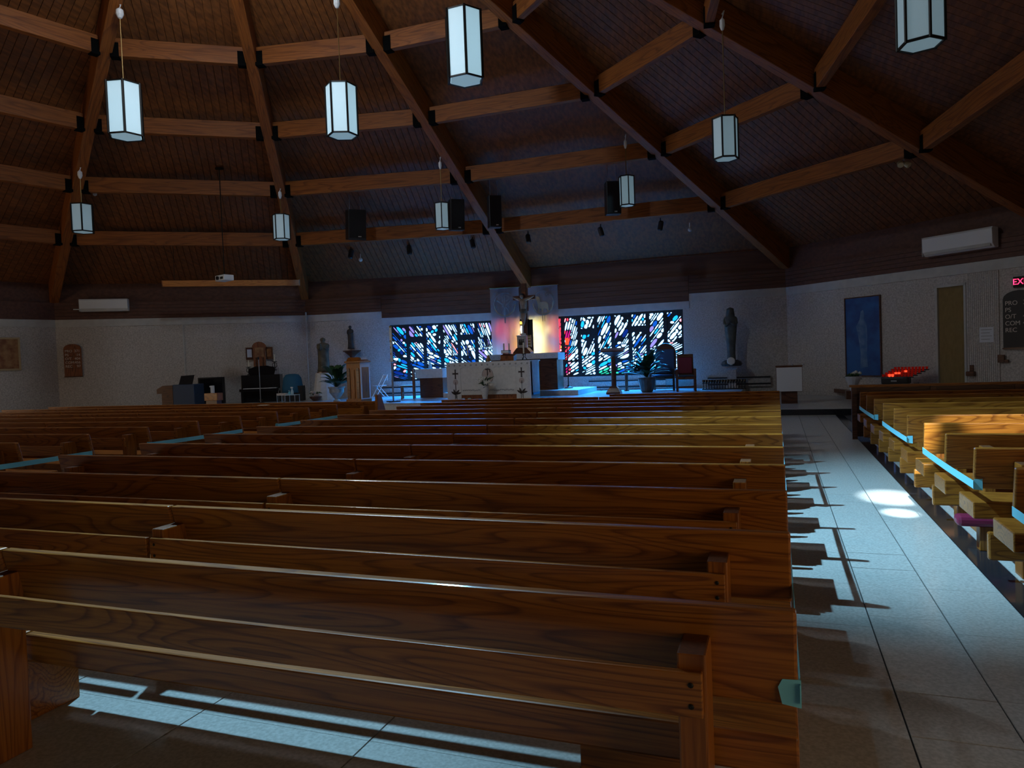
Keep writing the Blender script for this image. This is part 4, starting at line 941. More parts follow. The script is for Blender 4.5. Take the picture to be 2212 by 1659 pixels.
# ------------------------------------------------------------------ plants
def plant(label,P,potR,potH,leaves,spread,hgt,potm,foot=True,seed=1):
    rd=random.Random(seed); t=thing('potted_plant',label,'plant',P)
    prof=[(potR*.45,0),(potR*.5,.03),(potR*.25,potH*.16),(potR*.45,potH*.28),(potR*.92,potH*.62),(potR*.95,potH*.88),(potR*1.1,potH*.93),(potR*1.1,potH),(potR*.9,potH)] if foot else [(potR*.62,0),(potR*.75,potH*.12),(potR,potH*.7),(potR*1.05,potH*.85),(potR*1.05,potH),(potR*.9,potH)]
    MB().lathe(prof,18).build('pot',potm,t,smooth=False)
    for q in range(leaves):
        a=rd.uniform(0,2*PI); el=rd.uniform(.25,1.0); ln=spread*rd.uniform(.7,1.1); h_=hgt*el*rd.uniform(.75,1.0)
        dx,dy=math.cos(a),math.sin(a); wv=rd.uniform(.06,.10)*spread/.6; vs=[];fs=[]
        K=7
        for j in range(K+1):
            u=j/K; x=ln*(1.05-el*.45)*u; z=potH*.95+h_*(2.1*u-(1.55-.35*el)*u*u); ww=wv*(math.sin(PI*min(1,.12+u*.88))**.8) if u>.35 else wv*.18
            cx,cy=dx*x,dy*x
            vs+=[(cx-dy*ww,cy+dx*ww,z+.02*ww),(cx,cy,z-.25*ww),(cx+dy*ww,cy-dx*ww,z+.02*ww)]
        for j in range(K): b_=j*3; fs+=[(b_,b_+1,b_+4,b_+3),(b_+1,b_+2,b_+5,b_+4)]
        MB().add(vs,fs).build('leaf','leaf',t,smooth=True)
    return t
b=onz(728,862,PZ); s=mpp(b)
plant('leafy plant in a stone urn beside the wooden pulpit',(at(728,862,21.0).x,21.0,PZ),.26,.50,44,.85,.95,'pot',True,4)
b=onz(1398,847,PZ); plant('dense dark plant in a round pot beside the presider chair',(b.x,min(b.y,23.2),PZ),.27,.48,70,.85,1.15,'darkpot',False,9)
b=onwall(1843,836,V['D'],V['E'],.9); t=thing('flower_vase','white vase of pale flowers below the blue painting','vase',(b.x,b.y,PZ1)); 
hz=b.z-PZ1; MB().box(-.2,.2,-.2,.2,0,hz-.1).build('stand','darkwood',t); MB().lathe([(.08,hz-.1),(.10,hz),(.2,hz+.22),(.22,hz+.30),(.19,hz+.30)],14).build('vase','paper',t)
for q in range(9): a=q*2.4; MB().tube([(0,0,hz+.25),(.10*math.cos(a),.1*math.sin(a),hz+.36),(.24*math.cos(a),.2*math.sin(a),hz+.2+.08*(q%3))],[.01,.035,.004],5).build('leaf','leaf',t)
for q in range(5): MB().ball((.05*q-.02,.03*(q%2),hz+.36+.03*(q%3)),.05,7,5).build('flower','petal',t)

# ------------------------------------------------------------------ pulpit, folding chair, paschal candle, credence
b=at(775,864,20.6); s=mpp(b); hz=at(775,777,20.6).z-PZ
t=thing('pulpit','carved oak pulpit with arched panels and a sloping book top','pulpit',(b.x,b.y,PZ),-.12)
W=.56
MB().box(-W/2,W/2,-.22,.26,0,hz-.10).build('body','oak_z',t,bevel=.01)
for x in (-.19,.0,.19): MB().box(x-.055,x+.055,-.245,-.22,.12,hz-.32).build('arched_panel','darkwood' if x else 'oak_z',t); 
for x in (-.19,.19): MB().lathe([(.055,0),(.055,.024)],16).build('arch_head','darkwood',t,loc=(x,-.221,hz-.32)).rotation_euler=(PI/2,0,0)
MB().box(W/2,W/2+.025,-.16,.20,.12,hz-.25).build('side_panel','oak_z',t); MB().box(W/2,W/2+.02,-.22,.26,0,hz-.10).build('pale_side','paper',t)
MB().box(-W/2-.04,W/2+.05,-.27,.30,hz-.10,hz-.04).build('cornice','oak_z',t,bevel=.012)
MB().hexa([(-.26,-.24,hz-.04),(.26,-.24,hz-.04),(.26,.28,hz-.04),(-.26,.28,hz-.04),(-.22,-.18,hz+.08),(.22,-.18,hz+.08),(.26,.27,hz-.02),(-.26,.27,hz-.02)]).build('book_top','oak_z',t)
MB().box(.10,.27,-.10,.16,hz+.0,hz+.06).build('open_book','paper',t)
MB().box(-W/2-.03,W/2+.03,-.25,.29,0,.09).build('plinth','oak_z',t)
b=onz(824,850,PZ); b=at(822,852,22.9)
t=thing('folding_chair','pale metal folding chair by the altar wall','chair',(b.x,b.y,PZ),-.7)
MB().box(-.20,.20,-.22,.18,.43,.455).build('seat','white',t,bevel=.01); MB().box(-.20,.20,.20,.225,.62,.82).build('backrest','white',t,bevel=.008)
for x in (-.21,.21): MB().tube([(x,-.26,0),(x,.0,.44),(x,.23,.84)],.013,6).build('leg','silver',t); MB().tube([(x,.24,0),(x,-.12,.44)],.013,6).build('leg','silver',t)
for z,y in ((.18,-.15),(.18,.14)): MB().tube([(-.21,y,z),(.21,y,z)],.010,6).build('cross_bar','silver',t)
b=at(850,868,20.2); hz=at(845,784,20.2).z-PZ; ht=at(839,704,20.2).z-PZ
t=thing('paschal_candle','tall white paschal candle on a slender metal stand','candle stand',(b.x,b.y,PZ))
MB().box(-.24,.24,-.03,.03,0,.03).build('foot','iron',t); MB().box(-.03,.03,-.24,.24,0,.03).build('foot','iron',t)
MB().tube([(0,0,.03),(0,0,hz)],.028,8).build('pole','silver',t); MB().lathe([(.03,0),(.14,.02),(.14,.04),(.04,.05)],14).build('drip_pan','silver',t,loc=(0,0,hz))
MB().lathe([(.038,hz+.05),(.038,ht-.05)],12).build('candle','wax',t); MB().lathe([(.04,ht-.06),(.042,ht-.02),(.02,ht)],12).build('follower','brass',t)
for q in range(3): MB().box(-.02,.02,-.042,-.036,hz+.25+.2*q,hz+.32+.2*q).build('wax_mark','brass',t)
b=at(882,853,21.9); t=thing('server_chair','brown wooden server chair beside the credence table','chair',(b.x,b.y,PZ),-1.2); hz=at(880,797,21.9).z-PZ
for x in (-.2,.2):
    MB().box(x-.025,x+.025,.18,.23,0,hz).build('back_post','brown',t); MB().box(x-.025,x+.025,-.22,-.17,0,.42).build('front_leg','brown',t)
MB().box(-.23,.23,-.23,.2,.42,.46).build('seat','brown',t,bevel=.01); MB().box(-.18,.18,.19,.21,hz-.32,hz-.02).build('backrest','brown',t); MB().box(-.2,.2,-.2,-.18,.18,.22).build('stretcher','brown',t)
x0=at(915,845,22.6).x;x1=at(964,845,22.6).x; hz=at(940,796,22.6).z-PZ
t=thing('credence_table','dark credence table with a white cloth','table',((x0+x1)/2,22.6,PZ)); W=x1-x0
MB().box(-W/2,W/2,-.25,.25,0,hz-.02).build('body','darkwood',t); MB().box(-W/2-.16,W/2+.01,-.27,.27,hz-.32,hz).build('cloth','cloth',t)
t=thing('cruet','small clear cruet on the credence table','cruet',((x0+x1)/2-.15,22.6,PZ+hz)); MB().lathe([(.04,0),(.06,.05),(.05,.12),(.02,.17),(.025,.22)],10).build('body','greenglass',t,smooth=True); MB().lathe([(.025,0),(.03,.02),(.008,.05)],8).build('stopper','greenglass',t,loc=(0,0,.22))

# ------------------------------------------------------------------ main altar
YA=20.35
aL=at(966,820,YA).x; aR=at(1147,820,YA).x; za=at(1055,781,YA).z-PZ; W=aR-aL
t=thing('main_altar','white cloth fronted main altar with embroidered crosses','altar',((aL+aR)/2,YA,PZ))
DA=.95
MB().box(-W/2+.03,W/2-.03,.03,DA-.03,0,za-.03).build('body','brown',t)
MB().box(-W/2,W/2,0,DA,za-.04,za).build('table_top','cloth',t,bevel=.01)
sx=W*.17
MB().box(-W/2,-W/2+sx,-.012,.0,.02,za-.04).build('side_frontal','cloth',t); MB().box(W/2-sx,W/2,-.012,.0,.02,za-.04).build('side_frontal','cloth',t)
MB().box(-W/2+sx+.004,W/2-sx-.004,-.008,.0,.16,za-.04).build('centre_frontal','cloth',t)
# scalloped lace border
ns=15; sw=W/ns; prof=[(-W/2,0)]
for q in range(ns):
    for j in range(1,7): a=PI*j/6; prof.append((-W/2+sw*(q+j/6),-.13-.055*math.sin(a)))
prof+=[(W/2,0)]
MB().prism([(-W/2,0),(-W/2,-.13)]+prof[1:-1]+[(W/2,0)],(0,-.018,za-.005),(1,0,0),(0,0,1),(0,-.004,0)).build('lace_border','lace',t)
for q in range(ns): MB().lathe([(.030,0),(.030,.003),(.018,.003)],10).build('lace_rosette','greythread',t,loc=(-W/2+sw*(q+.5),-.022,za-.09)).rotation_euler=(PI/2,0,0)
for sg in (-1,1): MB().box(sg*(W/2-.05)-.05,sg*(W/2-.05)+.05,-.02,-.013,za-.80,za-.13).build('lace_end','lace',t)
def emb(poly,x,z,m,nm,k=1): MB().prism([(u*k,v*k) for u,v in poly],(x,-.0125,z),(1,0,0),(0,0,1),(0,-.004,0)).build(nm,m,t)
cross=[(-.02,.10),(-.03,.13),(.03,.13),(.02,.10),(.02,.025),(.07,.02),(.095,.035),(.095,-.035),(.07,-.02),(.02,-.025),(.02,-.13),(.03,-.16),(-.03,-.16),(-.02,-.13),(-.02,-.025),(-.07,-.02),(-.095,-.035),(-.095,.035),(-.07,.02),(-.02,.025)]
circ=[(.085*math.cos(PI*k/10),.085*math.sin(PI*k/10)) for k in range(20)]
leaf=[(0,0),(.045,.05),(.06,.13),(.045,.20),(0,.14),(-.012,.06)]
for sg in (-1,1):
    x=sg*(W/2-sx*.62)
    emb(cross,x,za-.34,'thread','embroidered_cross'); emb(circ,x,za-.60,'pinkish','embroidered_disc'); emb([(-.012,0),(.012,0),(.012,.5),(-.012,.5)],x,za-1.10,'thread' if sg<0 else 'greythread','embroidered_stem')
    for ang in (-1.15,-.55,.55,1.15):
        c_,s_=math.cos(ang),math.sin(ang); emb([((u-.02)*c_-v*s_,(u-.02)*s_+v*c_) for u,v in leaf],x,za-.98,'thread','embroidered_leaf',.95)
    for dx in (-.03,.03): emb([(-.008,0),(.008,0),(.008,.16),(-.008,.16)],x+dx,za-1.13,'thread','embroidered_stem')
big=[(.19*math.cos(PI*k/14),.23*math.sin(PI*k/14)) for k in range(28)]
xc=at(1054,820,YA).x-(aL+aR)/2
emb(big,xc,za-.42,'pinkish','embroidered_medallion')
def ring(x,z,rx,rz,m,nm,par,y=-.018,wd=.012):
    mb=MB(); n=28; vs=[];fs=[]
    for k in range(n):
        a=2*PI*k/n
        for r_,yy in ((1,0),(1-wd/rx,0),(1-wd/rx,-.004),(1,-.004)): vs.append((x+rx*r_*math.cos(a),y+yy,z+rz*r_*math.sin(a)))
    for k in range(n):
        for e in range(4): fs.append((k*4+e,k*4+(e+1)%4,((k+1)%n)*4+(e+1)%4,((k+1)%n)*4+e))
    mb.add(vs,fs).build(nm,m,par)
ring(xc,za-.42,.19,.23,'greythread','medallion_ring',t)
for poly in ([(-.015,-.12),(.015,-.12),(.015,.17),(-.015,.17)],[(.015,.17),(.09,.15),(.10,.05),(.07,.05),(.06,.12),(.015,.14)],[(-.07,.17),(-.01,.15),(-.01,.12),(-.07,.13)]):
    MB().prism(poly,(xc,-.0175,za-.38),(1,0,0),(0,0,1),(0,-.003,0)).build('medallion_letter','thread',t)
rd=random.Random(5)
for q in range(26): x=-W/2+sx+.06+q*(W-2*sx-.12)/26; emb([(0,0),(.05,.02),(.06,.05),(.02,.035),(-.01,.055)],x,.27+rd.uniform(-.01,.015),'greythread','embroidered_vine',.9)
# blue-lit fringed runner over the altar end
mb=MB(); vs=[];fs=[]; nF=24; hr=za-.06
for q in range(nF+1):
    y=.10+.62*q/nF; xo=.012+.010*math.sin(q*2.1)+.006*math.sin(q*5.3)
    vs+=[(W/2+xo*.5,y,za+.004),(W/2+xo,y,za-.3),(W/2+xo*1.6,y,.18)]
for q in range(nF): b_=q*3; fs+=[(b_,b_+1,b_+4,b_+3),(b_+1,b_+2,b_+5,b_+4)]
mb.add(vs,fs); rn=mb.build('end_drape','cloth',t,smooth=True)
sol=rn.modifiers.new('thick','SOLIDIFY'); sol.thickness=.006
MB().box(W/2+.004,W/2+.03,.10,.72,.12,.19).build('drape_fringe','bluecloth',t)
MB().box(-W/2+sx,W/2-sx,.015,.03,.02,.16).build('plinth_board','brown',t)
TOP=PZ+za+.003
def candlestick(x,y,Y,ztop,label,m='black',candle=True):
    b=at(x,y,Y); h_=at(x,ztop,Y).z-TOP
    t=thing('altar_candle',label,'candlestick',(b.x,Y,TOP)); k=h_*.38
    for q in range(3): a=q*2.09+.5; MB().tube([(.09*math.cos(a),.09*math.sin(a),.016),(.03*math.cos(a),.03*math.sin(a),k*.5),(.05*math.cos(a),.05*math.sin(a),k*.95)],[.014,.010,.012],6).build('leg',m,t)
    MB().lathe([(.02,k*.85),(.07,k*.93),(.07,k),(.02,k)],12).build('drip_pan',m,t); MB().lathe([(.024,k),(.024,h_)],10).build('candle','wax',t)
candlestick(978,782,YA+.62,746,'white candle on a three legged stand at the credence end of the main altar')
candlestick(1011,782,YA+.45,744,'white candle on a three legged stand near the middle of the main altar')
candlestick(1132,778,YA+.28,740,'white candle on a three legged black stand at the fringed end of the main altar')
b=at(1098,779,YA+.4); t=thing('missal_stand','brown wooden missal stand on the main altar','book stand',(b.x,YA+.4,TOP)); MB().hexa([(-.20,-.12,0),(.22,-.12,0),(.22,.14,0),(-.20,.14,0),(-.20,-.12,.17),(.22,-.12,.13),(.22,.14,.20),(-.20,.14,.22)]).build('desk','brown',t); MB().box(-.21,.23,-.14,-.12,0,.06).build('lip','brown',t)
t=thing('missal_book','pale paged book lying on the missal stand','book',(b.x-.04,YA+.4,TOP+.22)); MB().box(-.15,.10,-.10,.12,0,.02).build('cover','brown',t); MB().box(-.145,.095,-.105,.11,.02,.09).build('pages','paper',t); MB().box(-.15,.10,-.10,.12,.09,.105).build('cover','thread',t)
b=at(1055,781,YA+.25); t=thing('standing_cross','small standing cross on a brass base on the main altar','cross',(b.x,YA+.25,TOP)); hz=at(1055,739,YA+.25).z-TOP
MB().lathe([(.09,0),(.08,.06),(.04,.14),(.012,.22)],10).build('base','brass',t); MB().box(-.012,.012,-.008,.008,.2,hz).build('upright','silver',t); MB().box(-.12,.12,-.008,.008,hz-.15,hz-.125).build('arm','silver',t)
# lilies before the altar
b=at(1048,863,YA-.3); t=thing('lily_vase','pale striped vase of white lilies in front of the main altar','vase',(b.x,YA-.3,PZ))
MB().lathe([(.08,0),(.07,.05),(.10,.20),(.13,.32),(.11,.40),(.12,.44),(.09,.44)],14).build('vase','lace',t,smooth=True)
mb=MB(); mb.tube([(.105*math.cos(a),.105*math.sin(a),.10+.06*a) for a in [PI+.25*k for k in range(14)]],.012,5); mb.build('stripe','navy',t)
rd=random.Random(2)
for q in range(16):
    a=q*2*PI/16+rd.uniform(-.2,.2); ln=rd.uniform(.18,.34); z1=.44+rd.uniform(.05,.36)
    MB().tube([(0,0,.42),(ln*.5*math.cos(a),ln*.35*math.sin(a),(z1+.44)/2+.06),(ln*math.cos(a),ln*.6*math.sin(a),z1)],[.012,.024,.003],5).build('leaf','leaf' if q%2 else 'lace',t)
for q in range(7):
    a=q*.9; x,y,z=.14*math.cos(a),.09*math.sin(a)-.03,.55+.06*(q%3)
    for e in range(5): c_=e*1.256; MB().tube([(x,y,z),(x+.05*math.cos(c_),y-.02,z+.05*math.sin(c_)),(x+.085*math.cos(c_),y-.02,z+.08*math.sin(c_))],[.006,.022,.003],5).build('petal','petal',t)
for q,(x,lb) in enumerate(((1001,'credence'),(1014,'lily'))):
    b=at(x,860,YA-.12); o=thing('glass_tealight','small glass tealight on the floor before the altar, on the %s side'%lb,'tealight',(b.x,YA-.12,PZ)); MB().lathe([(.05,0),(.055,.06),(.05,.06)],10).build('glass','greenglass',o); MB().lathe([(.04,.062),(.04,.07)],10).build('wax','wax',o)

# ------------------------------------------------------------------ rear altar, tabernacle, crucifix, banners
YR=22.75; zf=PZ+.16
rL=at(1058,800,YR).x; rR=at(1205,800,YR).x; zr=at(1130,764,YR).z-zf; W=rR-rL
t=thing('rear_altar','long dark rear altar with a white cloth, under the crucifix','altar',((rL+rR)/2,YR,zf))
MB().box(-W/2+.05,W/2-.03,.03,.75,0,zr-.03).build('body','darkwood',t); MB().box(-W/2-.02,W/2+.02,-.02,.78,zr-.03,zr).build('table_top','cloth',t)
MB().box(-W/2-.02,W/2+.02,-.03,-.021,zr-.19,zr-.002).build('cloth_front','lace',t); MB().box(W/2+.02,W/2+.03,-.02,.78,zr-.24,zr-.002).build('cloth_end','lace',t)
for q in range(9): ring(-W/2+W*(q+.5)/9,zr-.10,.05,.04,'greythread','lace_motif',t,-.031,.008)
b=at(1128,763,YR+.3); TZ=zf+zr
t=thing('tabernacle','small square silvery tabernacle on a sloped dark base','tabernacle',(b.x,YR+.4,TZ)); k=mpp(b)
MB().prism([(-20*k,0),(20*k,0),(20*k,3*k),(11*k,13*k),(-11*k,13*k),(-20*k,3*k)],(0,-.15,0),(1,0,0),(0,0,1),(0,.35,0)).build('base','darkwood',t)
MB().box(-10*k,10*k,-.14,.14,13*k,38*k).build('case','silver',t,bevel=.01); MB().box(-8*k,8*k,-.15,-.14,15*k,36*k).build('door','stucco',t)
for q in (-4,0,4): MB().lathe([(.03,0),(.035,.09),(.02,.14),(.028,.19)],8).build('relief_figure','statue_dark',t,loc=(q*k,-.15,19*k))
MB().box(-11*k,11*k,-.15,.15,38*k,40*k).build('cornice','white',t); 
MB().box(11*k,19*k,.0,.03,14*k,40*k).build('side_wing','brass',t); 
for q in range(4): MB().box(12*k,18*k,-.005,.0,(16+6*q)*k,(19+6*q)*k).build('wing_ornament','doorrib',t)
MB().lathe([(.05,0),(.11,.03),(.11,.05),(.03,.08),(.03,.30),(.005,.42)],12).build('finial','white',t,loc=(1*k,0,40*k))
for (x,lb) in ((1088,'chi rho banner'),(1099,'missal')):
    b=at(x,768,YR+.2); h_=at(x,742,YR+.2).z-TZ; t=thing('rear_altar_candle','white candle on the rear altar, on the side of the %s'%lb,'candle',(b.x,YR+.25,TZ)); MB().lathe([(.05,0),(.05,.02),(.02,.04)],10).build('holder','brass',t); MB().lathe([(.026,.04),(.026,h_)],10).build('candle','wax',t)
# crucifix
YC=23.9; s=at(1130,700,YC); k=mpp(s)
zc=at(1133,643,YC).z; xcx=at(1132,660,YC).x; ztop=at(1131,612,YC).z; zbot=zf
t=thing('crucifix','large dark wooden crucifix with a carved body, between the two banners','crucifix',(xcx,YC,zbot))
MB().box(-5.5*k,5.5*k,.0,.10,0,ztop-zbot).build('upright','darkwood',t,bevel=.01); MB().box(-25*k,25*k,-.01,.09,zc-zbot-4.5*k,zc-zbot+4.5*k).build('crossbeam','darkwood',t,bevel=.01)
mb=MB(); zs_=zc-zbot
def P_(x,z,y=-.10): return (x*k,y,zs_-z*k)
mb.tube([P_(0,4),P_(.4,10),P_(.6,20),P_(.2,28),P_(.4,33)],[.06,.125,.105,.095,.10],10)
for sg in (-1,1):
    mb.tube([P_(sg*3,6),P_(sg*11,3,-.08),P_(sg*18,.5,-.06),P_(sg*22,-1,-.05)],[.06,.045,.034,.022],8)
    mb.ball(P_(sg*23,-1.5,-.05),.032,7,5,1,.7,.7)
    mb.tube([P_(sg*2,31),P_(sg*2.6+1.2,41,-.17),P_(sg*1.2-.5,52,-.10),P_(sg*.9,57,-.13)],[.075,.058,.042,.03],8)
    mb.tube([P_(sg*.9,56,-.10),P_(sg*.9,60,-.16)],[.03,.02],6)
mb.tube([P_(0,5,-.10),P_(-.8,1,-.13)],[.04,.04],8); mb.ball(P_(-1.6,-2.5,-.16),.075,10,8,.85,1,1.2); mb.ball(P_(-2.2,-2,-.235),.012,6,4)
mb.build('body','corpus',t,smooth=True)
MB().lathe([(.11,0),(.125,.07),(.115,.15),(.10,.15)],12,sx=1,sy=.95).build('loincloth','statue_tan',t,loc=(.4*k,-.10,zs_-34*k)); 
MB().lathe([(.075,0),(.085,.03),(.075,.06)],10).build('hair','statue_dark',t,loc=(-1.6*k,-.15,zs_+2.5*k+.03))
MB().box(-3.5*k,3.5*k,-.012,0,zs_+8*k,zs_+13*k).build('title_board','brown',t)
# dark metal ornament behind the foot of the cross
t=thing('cross_backplate','narrow dark backing post behind the crucifix foot','post',(xcx+9*k,YC+.12,zf)); MB().box(-8*k,6*k,0,.05,0,at(1140,690,YC).z-zf).build('plate','black',t); MB().box(-9*k,-8*k,-.01,.05,0,at(1140,690,YC).z-zf).build('edge','brass',t)
# banners hung in front of the glass
def banner(label,xa,xb,yt,wallk,kind):
    P,d,n,Ln=seg(V[wallk[0]],V[wallk[1]]); off=.062
    a=onwall(xa,700,V[wallk[0]],V[wallk[1]],off); b=onwall(xb,700,V[wallk[0]],V[wallk[1]],off); zt=onwall((xa+xb)/2,yt,V[wallk[0]],V[wallk[1]],off).z
    W=(Vector(b[:2])-Vector(a[:2])).length; c=(a+b)/2; rz=math.atan2(-n.x,n.y)+PI
    t=thing('banner',label,'banner',(c.x,c.y,0),rz); z0=1.1; H=zt-z0
    mb=MB(); vs=[];fs=[]; nx=16
    for j in range(2):
        for q in range(nx+1): x=-W/2+W*q/nx; vs.append((x,-.008*math.sin(q*1.7),z0+H*j))
    for q in range(nx): fs.append((q,q+1,nx+2+q,nx+1+q))
    mb.add(vs,fs); mb.build('cloth','banner',t,smooth=True)
    MB().tube([(-W/2-.03,0,zt+.01),(W/2+.03,0,zt+.01)],.015,6).build('hanging_rod','brass',t)
    cz=zt-.62; R_=min(.42,W*.40)
    ring(0,cz,R_,R_*1.08,'greythread','circle',t,-.022,.03)
    # thicker lower crescent
    mb=MB(); pl_=[(R_*math.cos(a),R_*1.08*math.sin(a)) for a in [PI+PI*k_/16 for k_ in range(17)]]+[(R_*.86*math.cos(a),R_*.90*math.sin(a)-.0) for a in [2*PI-PI*k_/16 for k_ in range(17)]]
    mb.prism(pl_,(0,-.020,cz),(1,0,0),(0,0,1),(0,-.004,0)); mb.build('crescent','gold',t)
    pr=lambda poly,m_,nm: MB().prism(poly,(0,-.022,cz),(1,0,0),(0,0,1),(0,-.004,0)).build(nm,m_,t)
    if kind==0:
        pr([(-.025,-R_-.25),(.025,-R_-.25),(.025,R_*.9),(-.025,R_*.9)],'greythread','staff')
        pr([(.025,R_*.9),(.16,R_*.80),(.19,R_*.55),(.12,R_*.32),(.025,R_*.26),(.025,R_*.36),(.10,R_*.42),(.13,R_*.58),(.10,R_*.72),(.025,R_*.78)],'greythread','rho_bowl')
        for sg in (-1,1): pr([(-.02*sg,-.02),(.03*sg,-.06),(R_*.72*sg,R_*.36),(R_*.66*sg,R_*.46)],'greythread','chi_arm'); pr([(0,-.03),(.02*sg,0),(R_*.42*sg,-R_*.62),(R_*.34*sg,-R_*.66)],'greythread','chi_leg')
    else:
        pr([(-.20,-.02),(-.12,.03),(.10,.04),(.19,-.02),(.20,-.16),(.20,-.38),(.16,-.38),(.14,-.22),(.02,-.21),(.0,-.38),(-.05,-.38),(-.06,-.22),(-.12,-.20),(-.15,-.38),(-.19,-.38),(-.20,-.16)],'gold','lamb_body')
        pr([(-.20,-.04),(-.10,.02),(-.11,.16),(-.16,.24),(-.25,.25),(-.31,.19),(-.25,.14)],'gold','lamb_head')
        for x,z in ((.10,.30),(.16,.36),(.20,.28),(.13,.24),(.24,.33)): pr([(x-.03,z),(x,z+.04),(x+.035,z+.01),(x,z-.03)],'greythread','dove_feather')
        for x in (-.03,.05): pr([(x-.01,-R_-.25),(x+.01,-R_-.25),(x+.012,-R_*.9),(x-.012,-R_*.9)],'gold','ray')
    return t
banner('tall translucent banner with a chi rho in a circle',1061,1123,622,('B','C'),0)
banner('tall translucent banner with a lamb in a circle',1143,1207,617,('C','D'),1)

# ------------------------------------------------------------------ right of the sanctuary
b=onz(1227,831,zf); Yc=23.6; b=at(1228,831,Yc); hz=at(1227,748,Yc).z-PZ
t=thing('sanctuary_lamp_stand','slender stand with a glowing red sanctuary lamp','candle stand',(b.x,Yc,zf)); hz-=.16
MB().lathe([(.16,0),(.15,.03),(.06,.06),(.02,.12)],14).build('base','iron',t); MB().tube([(0,0,.1),(0,0,hz)],.02,8).build('pole','iron',t); MB().lathe([(.02,0),(.12,.02),(.12,.04),(.03,.05)],12).build('drip_pan','iron',t,loc=(0,0,hz)); MB().lathe([(.05,.05),(.065,.10),(.065,.26),(.05,.28)],12).build('red_glass','redlit',t,loc=(0,0,hz))
b=onz(1327,851,PZ); hz=at(1327,756,b.y).z-PZ; k=mpp(b)
t=thing('reading_stand','dark wooden reading stand with a moulded top and stepped foot','lectern',(b.x,b.y,PZ))
MB().lathe([(17*k,0),(17*k,4*k),(11*k,13*k),(7*k,17*k)],4,ph=PI/4,sx=1.25,sy=1.0).build('foot','darkwood',t); MB().lathe([(5.5*k,15*k),(5*k,hz-.18)],8).build('column','darkwood',t)
MB().lathe([(6*k,hz-.2),(18*k,hz-.10),(24*k,hz-.06),(24*k,hz-.02)],4,ph=PI/4,sx=1.3,sy=1.0).build('capital','darkwood',t)
MB().cbox((0,0,hz),(50*k,.38,.04),rx=.25).build('book_top','brown',t)
b=at(1354,846,24.0); hz=at(1354,788,24.0).z-PZ; t=thing('small_stand','thin dark pedestal stand behind the reading stand','stand',(b.x,24.0,PZ)); MB().lathe([(.10,0),(.05,.08),(.06,hz-.06),(.14,hz-.03),(.14,hz)],10).build('column','darkwood',t); MB().lathe([(.16,0),(.16,.02)],14).build('top','darkwood',t,loc=(0,0,hz))
def armchair(label,x0,x1,yt,yb,Yq,rnd,rz):
    b=at((x0+x1)/2,yb,Yq); hz=at((x0+x1)/2,yt,Yq).z-PZ; W=(x1-x0)*mpp(b); t=thing('presider_chair',label,'chair',(b.x,Yq,PZ),rz)
    prof=[(-W*.42,.45),(W*.42,.45)]+([(W*.42*math.cos(a),hz-W*.42+W*.42*math.sin(a)) for a in [PI*q/10 for q in range(11)]] if rnd else [(W*.42,hz),(-W*.42,hz)])
    MB().prism(prof,(0,.28,0),(1,0,0),(0,0,1),(0,.06,0)).build('backrest','darkwood',t,bevel=.01)
    MB().box(-W*.36,W*.36,.24,.28,.55,hz-(.2 if rnd else .1)).build('back_cushion','burgundy' if not rnd else 'navy',t,bevel=.02)
    MB().box(-W*.46,W*.46,-.28,.30,.38,.46).build('seat','darkwood',t,bevel=.01)
    MB().box(-W*.40,W*.40,-.27,.24,.46,.52).build('seat_cushion','navy',t,bevel=.02)
    for sg in (-1,1):
        MB().box(sg*W*.46-.035,sg*W*.46+.035,-.28,.30,.64,.70).build('armrest','darkwood',t,bevel=.01)
        for y in (-.27,.23): MB().box(sg*W*.46-.03,sg*W*.46+.03,y,y+.06,0,.64).build('leg','darkwood',t)
    MB().box(-W*.44,W*.44,-.25,-.21,.12,.17).build('stretcher','darkwood',t)
armchair('dark round backed presider chair with a blue seat',1408,1462,741,842,24.1,True,-.1)
armchair('dark square backed wooden chair next to the round backed one',1462,1503,765,843,23.15,False,.15)
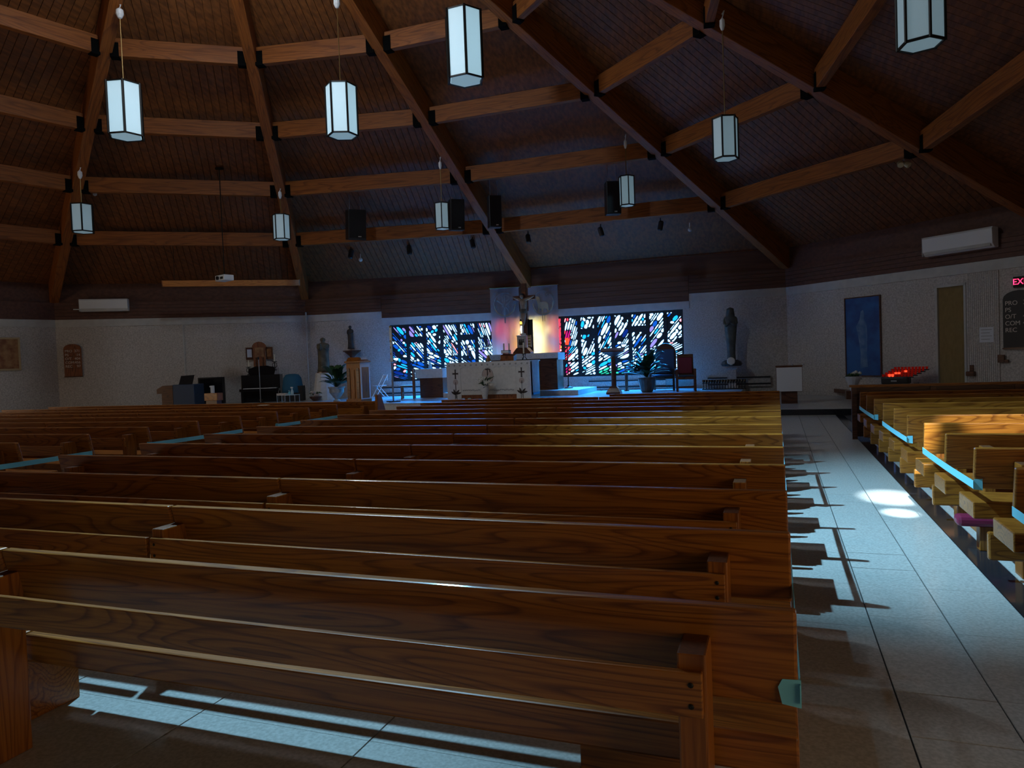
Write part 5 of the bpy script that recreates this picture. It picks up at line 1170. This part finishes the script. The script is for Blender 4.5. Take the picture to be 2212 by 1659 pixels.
# white fronted cabinet on a brown base at the end of the aisle
b=onz(1706,872,PZ1); hz=at(1705,792,b.y).z-PZ1; z1=at(1705,846,b.y).z-PZ1; x0=at(1676,800,b.y).x-b.x; x1=at(1733,800,b.y).x-b.x
t=thing('white_cabinet','white fronted cabinet on a narrower brown base at the end of the side aisle','cabinet',(b.x,b.y,PZ1))
MB().box(x0,x1,0,.5,z1,hz).build('case','darkwood',t); MB().box(x0+.01,x1-.01,-.02,0,z1+.01,hz-.02).build('front_panel','paper',t); MB().box(x0+.12,x0+.12+.62*(x1-x0),.05,.45,0,z1).build('base','darkwood',t); MB().box(x0-.01,x1+.01,-.03,.52,hz,hz+.03).build('top','darkwood',t)
for x in (.25,.5): MB().lathe([(.02,0),(.025,.02),(.01,.04)],8).build('knob','silver',t,loc=(x0+x*1.1+.15,.0,hz+.03))
a=onz(1746,846,PZ1+.02); b2=onz(1842,858,PZ1+.02)
t=thing('low_rail','low dark rail on the step between cabinet and painting','rail',(a.x,a.y,PZ1),math.atan2(b2.y-a.y,b2.x-a.x)); Lr=(b2-a).length
MB().box(0,Lr,-.05,.05,.10,.22).build('rail','darkwood',t,bevel=.01)
for x in (.05,Lr/2,Lr-.13): MB().box(x,x+.08,-.04,.04,0,.10).build('foot','darkwood',t)
# red votive candle stand
b=onwall(1942,812,V['D'],V['E'],.9); k=mpp(b); P,d,n,Ln=seg(V['D'],V['E'])
t=thing('votive_candle_stand','black tiered votive stand crowded with red glass candles','candle stand',(b.x,b.y,PZ1),math.atan2(-n.x,n.y)+PI+.35)
hz=b.z-PZ1; VS=.62
MB().box(-.42,.25,-.12,.2,hz-.22,hz-.02).build('trough','black',t,bevel=.04); MB().box(-.17,-.03,-.125,-.12,hz-.15,hz-.11).build('coin_slot','silver',t)
for x in (-.34,.36): MB().box(x-.03,x+.03,.08,.4,0,hz-.2).build('leg','black',t)
for r_ in range(5): MB().box(-.40+.05*r_,.36+.07*r_,-.10+.10*r_,-.01+.10*r_,hz-.05+.045*r_,hz-.02+.045*r_).build('tier','black',t)
lit={(0,2),(1,3),(1,4),(2,5),(0,3)}
for r_ in range(5):
    for q in range(10):
        x=-.37+.05*r_+q*(.076+.002*r_); z=hz-.02+.045*r_
        MB().lathe([(.024,0),(.030,.015),(.036,.07),(.030,.07)],8).build('red_candle_glass','redlit' if (r_,q) in lit else 'redglass',t,loc=(x,-.055+.10*r_,z))
